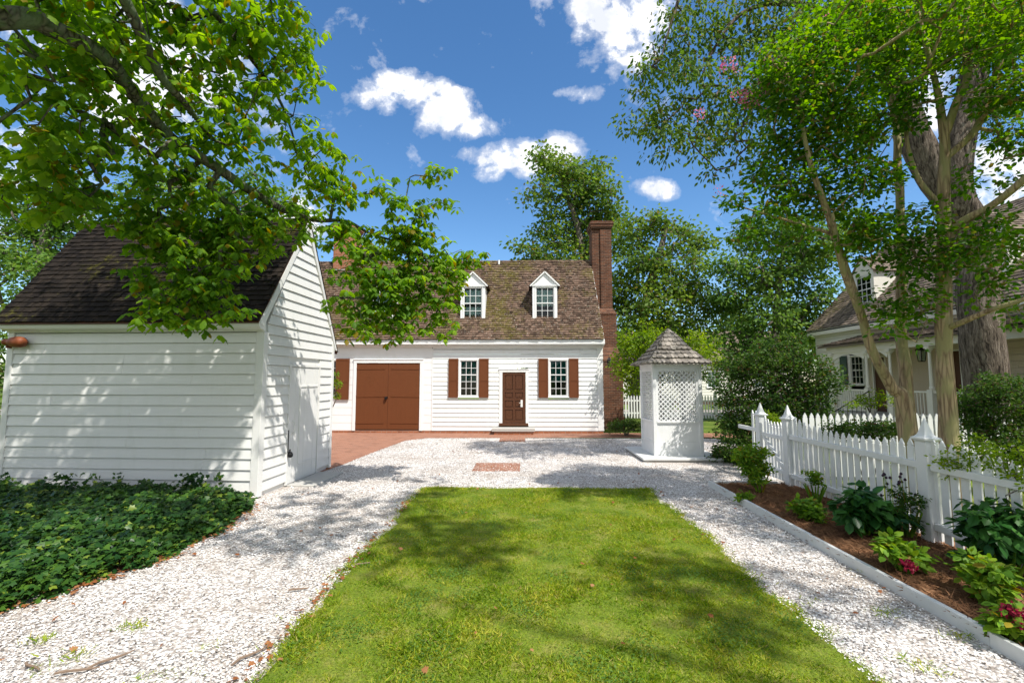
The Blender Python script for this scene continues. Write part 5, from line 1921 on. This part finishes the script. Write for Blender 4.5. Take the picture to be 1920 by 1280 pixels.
# background trees
def bgtree(name, label, trunk_px, Y, cl_px, ntw, per, spread, leaf, ml, dy=1.2, r0=.35, group='trees in the background', bark=None, tip=.012, step=.9):
    pts, rad = [], []
    for i, (px, py) in enumerate(trunk_px):
        p = at(px, py, Y)
        if i == 0:
            p.z = -.1
        pts.append(tuple(p))
        rad.append(r0 * (1 - i / len(trunk_px)) + .03)
    return tree(name, label, [(pts, rad)], pxb(cl_px, Y, dy), ntw, per, spread, leaf, T_DIAM, ml, bark or M['bark'], group, tip=tip, mx=.12, droop=.3, updown=.5, step=step)


bgtree('broadleaf_tree', 'tall tree with open crown and bare leader directly behind the right chimney', [(1130, 760), (1120, 640), (1098, 500), (1075, 400), (1045, 320)], 29,
       [(1030, 310, 38), (1065, 320, 35), (1110, 330, 42), (1140, 360, 30), (1010, 370, 32), (1080, 380, 50), (1130, 410, 45), (1030, 430, 40), (985, 470, 28), (1080, 450, 48), (1150, 450, 40), (1040, 490, 45), (1100, 510, 50), (1000, 500, 30), (1025, 290, 20)], 560, 24, .75, .25, M['far_leaf'])
bgtree('broadleaf_tree', 'dark spreading tree right of the chimney and above the well roof', [(1190, 770), (1200, 650), (1215, 550), (1240, 460), (1250, 420)], 26,
       [(1190, 430, 38), (1235, 420, 32), (1285, 445, 40), (1320, 470, 25), (1200, 500, 55), (1265, 510, 55), (1170, 560, 50), (1230, 580, 60), (1300, 560, 40), (1180, 630, 50), (1240, 640, 40), (1310, 510, 30), (1160, 680, 40), (1290, 620, 40), (1330, 590, 30), (1200, 700, 40), (1280, 690, 40)], 680, 24, .70, .23, M['far_leaf'])
bgtree('broadleaf_tree', 'light airy tree with thin dark stems between the well and the porch house', [(1450, 770), (1452, 650), (1460, 540), (1470, 460)], 23,
       [(1400, 440, 35), (1450, 430, 40), (1500, 440, 45), (1360, 500, 30), (1410, 510, 50), (1470, 510, 50), (1530, 490, 40), (1380, 570, 38), (1440, 590, 48), (1510, 580, 48), (1400, 640, 38), (1470, 650, 42), (1350, 560, 30), (1340, 640, 35), (1390, 690, 35), (1540, 640, 30), (1550, 450, 35), (1590, 430, 45), (1540, 540, 30)], 680, 26, .62, .20, M['far_lite'], r0=.22)
bgtree('broadleaf_tree', 'yellow-green tree top showing behind the left part of the house roof', [(700, 760), (700, 600), (695, 480)], 33,
       [(690, 470, 28), (720, 480, 24), (665, 480, 18), (700, 520, 40)], 90, 24, .7, .26, M['bright'])
bgtree('broadleaf_tree', 'pale green tree behind the left side of the shed roof', [(60, 760), (70, 600), (80, 480), (90, 400)], 19,
       [(60, 440, 60), (120, 420, 45), (20, 500, 60), (80, 520, 50), (110, 470, 40), (10, 580, 45), (50, 380, 70), (150, 380, 55), (-40, 450, 70)], 380, 28, .5, .17, M['far_lite'], dy=1)
bgtree('broadleaf_tree', 'leafy tree hidden behind the maple boughs over the shed ridge', [(330, 760), (340, 600), (350, 450), (360, 330)], 21,
       [(230, 380, 60), (300, 350, 60), (380, 360, 60), (460, 370, 60), (530, 390, 45), (590, 440, 30), (320, 420, 60), (440, 430, 60), (560, 500, 40)], 330, 26, .55, .18, M['far_lite'], dy=1)
bgtree('ornamental_tree', 'low bright yellow-green tree between the chimney base and the well house', [(1240, 800), (1238, 740), (1230, 690), (1215, 650)], 18,
       [(1180, 640, 26), (1215, 625, 26), (1260, 640, 30), (1300, 640, 26), (1170, 680, 26), (1200, 690, 26), (1185, 725, 22), (1230, 670, 30), (1320, 650, 24), (1335, 680, 18), (1300, 670, 20), (1205, 650, 30), (1170, 705, 16)], 330, 22, .26, .095, M['bright'], dy=.5, r0=.07, tip=.005, step=.3)
bgtree('broadleaf_tree', 'dark green tree at the left edge beside the shed wall', [(-20, 760), (-10, 680), (-15, 600)], 13,
       [(0, 640, 30), (5, 700, 30), (-10, 600, 40), (8, 760, 22), (-40, 700, 50)], 120, 24, .4, .12, M['far_leaf'], dy=.6, r0=.1, tip=.006)
# mass of trees closing the view behind, each its own
for i, (px, Y, h) in enumerate([(1130, 52, 8), (1250, 55, 10), (1390, 50, 9.5), (1500, 48, 11), (1010, 58, 6), (1640, 46, 12)]):
    b = at(px, 712, Y)
    c = [((b.x + random.uniform(-1.6, 1.6), Y + random.uniform(-1, 1), h * random.uniform(.35, .9)), random.uniform(1.3, 2.3)) for _ in range(9)]
    tree('broadleaf_tree', ['far tree across the street, low in the gap beside the chimney base', 'far tree across the street directly behind the well roof', 'far tree across the street right of the well roof', 'far tree across the street behind the dark shrub', 'far tree low behind the house ridge left of the chimney', 'far tree behind the far end of the porch house'][i],
         [([(b.x, Y, -.1), (b.x, Y, h * .4), (b.x + .3, Y, h * .8)], [.3, .22, .06])], c, 150, 26, 1.0, .36, T_DIAM, M['far_leaf'], M['bark'], 'trees in the background', tip=.016, mx=.12, step=1.2)


# shrubs
def shrub(name, label, cl, n, per, spread, leaf, ml, base, group=None, nst=7, tmpl=T_OVAL, h=.3, tip=.003, droop=.1, updown=.4, width=1.1, cat='shrub', bark=None, z0=0.0, mx=.02):
    limbs = []
    for i in range(nst):
        a = 6.283 * i / nst
        p = Vector(base) + Vector((math.cos(a) * .05, math.sin(a) * .05, z0))
        limbs.append(([tuple(p), (p.x + math.cos(a) * h * .35, p.y + math.sin(a) * h * .35, z0 + h)], [mx, mx * .4]))
    t = thing(name, label, cat, tuple(base), group)
    tw = blobs(cl, n)
    tw[:, 2] = np.maximum(tw[:, 2], z0 + 0.04)
    mb = grow(limbs, tw, tip, .2, mx, .12)
    mb.build('stem', bark or M['bark'], t)
    P, A, N = spray(tw, per, spread, droop, updown)
    P[:, 2] = np.maximum(P[:, 2], z0 + .02)
    leafmesh('foliage', P, A, N, rng.uniform(leaf * .6, leaf * 1.2, len(P)), tmpl, ml, t, width)
    return t, tw


cl = pxb([(1380, 690, 36), (1430, 680, 42), (1480, 680, 42), (1530, 700, 36), (1370, 750, 34), (1420, 740, 46), (1480, 740, 48), (1530, 750, 36), (1370, 800, 30), (1400, 810, 34), (1450, 800, 45), (1510, 790, 40), (1350, 720, 20), (1560, 720, 24), (1370, 840, 22), (1400, 850, 30), (1440, 650, 24), (1490, 640, 20)], 11.6, .35)
shrub('large_shrub', 'big dense dark green shrub behind the gate posts, right of the well house', cl, 950, 24, .2, .075, M['dark'], (gp(1450, 860).x, 11.8, 0), h=1.0, tip=.004)
cl = pxb([(1830, 760, 38), (1880, 740, 42), (1925, 770, 42), (1850, 810, 36), (1900, 820, 45), (1860, 720, 22), (1915, 720, 22), (1940, 840, 40), (1830, 790, 25)], 8.6, .25)
shrub('round_shrub', 'dense rounded dark shrub in front of the big ridged trunk', cl, 650, 26, .13, .05, M['dark'], (at(1880, 712, 8.6).x, 8.6, 0), h=.7, tip=.003)
cl = pxb([(1160, 797, 13), (1180, 795, 14), (1195, 800, 11), (1148, 800, 10)], 17.6, .2)
shrub('low_shrub', 'low dark green shrub at the foot of the brick chimney', cl, 160, 16, .14, .06, M['dark'], (at(1172, 712, 17.6).x, 17.6, 0), h=.2)
cl = pxb([(1350, 850, 16), (1375, 862, 16), (1335, 858, 8)], 12.0, .2)
shrub('low_shrub', 'low dark plant in shade beside the right corner of the well platform', cl, 140, 14, .14, .06, M['dark'], (at(1370, 712, 12.3).x, 12.3, 0), h=.2)
cl = pxb([(1560, 808, 16), (1590, 806, 16), (1620, 804, 18), (1650, 806, 18), (1675, 804, 16)], 8.9, .15)
shrub('low_shrub', 'row of clipped green shrubs between the two picket fences', cl, 220, 14, .14, .055, M['dark'], (at(1620, 712, 8.9).x, 8.9, 0), h=.5)
cl = pxb([(1620, 752, 14), (1650, 745, 14), (1680, 752, 12), (1600, 760, 10), (1640, 758, 8)], 13.5, .3)
shrub('low_shrub', 'yellow-green shrub in front of the porch railing', cl, 60, 12, .16, .07, M['bright'], (at(1640, 712, 13.5).x, 13.5, 0), h=.7)
cl = pxb([(1438, 786, 13), (1452, 790, 11), (1425, 792, 9)], 10.6, .1)
shrub('low_shrub', 'bright green shrub seen above the pickets of the garden gate', cl, 110, 14, .12, .05, M['bright'], (at(1440, 712, 10.6).x, 10.6, 0), h=.6)
cl = pxb([(630, 700, 6), (634, 720, 7), (632, 740, 7), (628, 715, 6)], 15.5, .05)
shrub('slender_shrub', 'slender bright green shrub peeping past the shed corner by the brown shutter', cl, 50, 10, .09, .06, M['bright'], (at(600, 712, 15.5).x, 15.5, 0), h=1.2, nst=3)

# vine on the near fence
cl = [((FXX + .05, y_, 1.12 + .12 * math.sin(y_ * 5)), .13) for y_ in np.arange(4.2, 5.9, .15)] + [((FXX + .02, 5.75, 1.15), .17), ((FXX + .1, 5.6, 1.35), .14), ((FXX + .05, 5.0, 1.32), .14), ((FXX - .02, 4.8, 1.1), .14)]
shrub('climbing_vine', 'green vine scrambling along the top rail of the near fence bay', cl, 260, 9, .10, .045, M['bright'], (FXX + .2, 5.0, 0), h=.9, nst=4, tip=.0015, mx=.007)

# flower bed plants: positions from the photo, on the bed
def bedplant(label, px, py, rad, h, n, per, leaf, ml, tmpl=T_OVAL, spread=.07, droop=.1, updown=.45, width=1.0, flat=.6, nst=6):
    g = gp(px, py, .06)
    cl = []
    for i in range(9):
        a = random.uniform(0, 6.28)
        rr_ = rad * random.uniform(.1, .75)
        cl.append(((g.x + math.cos(a) * rr_, g.y + math.sin(a) * rr_, .06 + h * random.uniform(.3, .9)), rad * .38))
    return shrub('flowering_plant', label, cl, int(n * 1.45), per, spread, leaf, ml, (g.x, g.y, .05), 'plants in the flower bed', nst, tmpl, h * .5, .002, droop, updown, width, 'plant', M['bed_lite'], .05)


bedplant('feathery yellow-green bush at the far end of the flower bed', 1425, 925, .40, .85, 170, 16, .06, M['bed_lite'], spread=.10, updown=.2)
bedplant('small yellow-green plant with dark red centre left of the big leafy plant', 1510, 975, .24, .22, 44, 9, .085, M['bed_lite'], T_OVAL, .08, .1, .7, 1.3)
t_, _ = bedplant('large dark green broad-leaved plant in the middle of the bed', 1620, 1005, .46, .55, 85, 7, .15, M['bed_dark'], T_OVAL, .13, .35, .7, 1.35)
bedplant('wispy plant of purple seed heads beside the middle fence post', 1700, 1010, .22, .75, 70, 7, .05, M['dark'], spread=.07)
bedplant('yellow-green leafy plant with a crimson bloom near the board edging', 1700, 1075, .22, .35, 50, 8, .10, M['bed_lite'], T_OVAL, .09, .2, .65, 1.2)
bedplant('tall dark green plant against the near fence bay', 1895, 1090, .40, .75, 85, 7, .13, M['bed_dark'], T_OVAL, .13, .3, .7, 1.2)
bedplant('bright green cluster of leaves at the right edge of the bed', 1850, 1130, .26, .38, 80, 9, .085, M['bed_lite'], T_OVAL, .08, .1, .6, 1.2)
bedplant('crimson-flowered plant in the lower right corner of the bed', 1905, 1200, .22, .2, 40, 8, .085, M['bed_lite'], T_OVAL, .08, .2, .6, 1.2)
bedplant('pale slender plant with thin upright stems by the second gate post', 1530, 945, .16, .65, 50, 6, .05, M['bed_lite'], spread=.06, nst=9)
bedplant('low green plant by the corner of the board edging', 1395, 940, .14, .12, 24, 8, .06, M['bed_lite'], spread=.06)
for (lab, px, py, z, n_, r_) in (('red', 1503, 950, .2, 90, .09), ('red', 1702, 1058, .27, 110, .07), ('red', 1895, 1145, .3, 150, .085), ('red', 1918, 1165, .26, 90, .06)):
    g = gp(px, py, z)
    P = np.array(g) + unit(n_) * np.array([r_, r_, .05]) * rng.random((n_, 1)) ** .5
    o = leafmesh('blossom', P, unit(n_), unit(n_) + np.array([0, 0, .8]), rng.uniform(.02, .045, n_), T_OVAL, M['bed_red'], None, 1.4)
    # join each bloom to its plant
    best = min((q for q in bpy.data.objects if q.name.startswith('flowering_plant')), key=lambda q: (q.location.xy - g.xy).length)
    o.parent = best
    o.location = -best.location
pp = [q for q in bpy.data.objects if q.get('label', '').startswith('wispy plant')][0]
mb = MB()
hd = MB()
for i in range(16):
    g = gp(1700 + random.uniform(-60, 90), 1010 + random.uniform(-8, 20), .06)
    g = Vector((pp.location.x + random.uniform(-.18, .18), pp.location.y + random.uniform(-.28, .25), .06))
    tip_ = g + Vector((random.uniform(-.1, .1), random.uniform(-.12, .12), random.uniform(.5, .85)))
    mb.tube([g, (g + tip_) / 2 + Vector((.01, 0, 0)), tip_], .0028, 4)
    hd.lathe([(.004, -.018), (.016, -.01), (.018, .004), (.006, .02)], tuple(tip_), 7)
mb.build('stem', M['bed_lite'], pp)
hd.build('seed_head', M['purple'], pp)

# ivy bed
n = 44000
y = 3.0 + 5.1 * rng.random(n)
x = -10.5 + 6.6 * rng.random(n) ** .75
lim = ivy_x(y)
keep = (x < lim) & ~((y > 8.02) & (x > -10))
x, y, lim = x[keep], y[keep], lim[keep]
hgt = .25 * (1 - np.exp(-(lim - x) / .30)) + .05 * np.sin(x * 3.1) * np.sin(y * 2.3) + .03 * np.sin(x * 7 + y * 5)
z = np.maximum(.02, hgt + rng.uniform(-.10, .08, len(x)) + .05 * np.sin(x * 17 + np.sin(y * 9)) * np.sin(y * 15))
P = np.stack([x, y, z], 1)
n = len(P)
N = unit(n) * .55
N[:, 2] += .75
N[:, 1] -= .25
A = unit(n) * np.array([1, 1, .3])
A[:, 1] -= .5
A[:, 2] -= .2
ivy = leafmesh('ivy', P, A, N, rng.uniform(.038, .098, n), T_IVY, M['ivy'])
tag(ivy, 'dense dark green ivy ground cover in front of the white shed', 'ivy', kind='stuff')
# sprigs climbing the shed foot
n = 260
sx = np.repeat(rng.uniform(-9.3, -4.9, 13), 20)
P = np.stack([sx + rng.normal(0, .07, n), np.full(n, 7.98) + rng.normal(0, .03, n), .22 + rng.random(n) * .26], 1)
tag(leafmesh('ivy_sprigs', P, unit(n) - np.array([0, .3, .3]), unit(n) + np.array([0, -.8, .3]), rng.uniform(.05, .09, n), T_IVY, M['ivy']), 'ivy sprigs poking up against the foot of the shed wall', 'ivy', kind='stuff')
sheet('ivy_soil', [(-11, 2.5), (-4.75, 2.5), (-4.75, 4.6), (-4.35, 5.2), (-4.25, 6.4), (-4.5, 7.6), (-4.8, 8.1), (-11, 8.3)], .003, M['mulch'])

tree('shade_tree', 'tall tree close behind the viewer that dapples the lawn', [([(12, -4, -.1), (12, -3.8, 5), (11.4, -3.6, 9.5), (9.4, -3, 12.5)], [.4, .32, .2, .05]), ([(11.4, -3.6, 9.5), (7.6, -2.7, 12), (5.6, -2.0, 12.6), (4.0, -1.2, 13)], [.10, .05, .03, .01])],
     [((x_ + 1.5, y_ + .9, z_), r_) for (x_, y_, z_), r_ in [((3.7, -1.3, 13), 1.1), ((3.2, -.9, 12.6), .6), ((6.3, -2.7, 13), .9), ((6.9, -2.3, 13.2), .6), ((7.8, -2.6, 12.6), .8), ((8.6, -1.2, 12.6), .9), ((6.6, -5, 12), 1.3), ((9.3, -.2, 12.5), .8), ((1.6, -1.5, 13), .5)]], 150, 15, .5, .14, T_MAPLE, M['maple'], M['bark'], step=.7, tip=.008)
# trees that stand behind the viewer (the windows mirror them, and they close off half the sky)
for i, (x_, y_, h_) in enumerate([(-9, -13, 9), (-2, -16, 10), (6, -17, 9), (13, -10, 10), (-14, -4, 9)]):
    c = [((x_ + random.uniform(-2, 2), y_ + random.uniform(-1.5, 1.5), h_ * random.uniform(.3, .95)), random.uniform(1.6, 2.6)) for _ in range(10)]
    tree('broadleaf_tree', ['tree behind the viewer to the left', 'tree straight behind the viewer', 'tree behind the viewer to the right', 'tree far to the right beside the porch house garden', 'tree to the far left beyond the ivy'][i],
         [([(x_, y_, -.1), (x_ + .2, y_, h_ * .4), (x_, y_, h_ * .8)], [.35, .25, .06])], c, 160, 26, 1.0, .36, T_DIAM, M['far_leaf'], M['bark'], 'trees in the background', tip=.016, mx=.12, step=1.2)

S.cycles.max_bounces = 7
S.cycles.diffuse_bounces = 3
S.cycles.glossy_bounces = 3
S.cycles.transmission_bounces = 4
S.cycles.transparent_max_bounces = 8
S.cycles.use_denoising = True
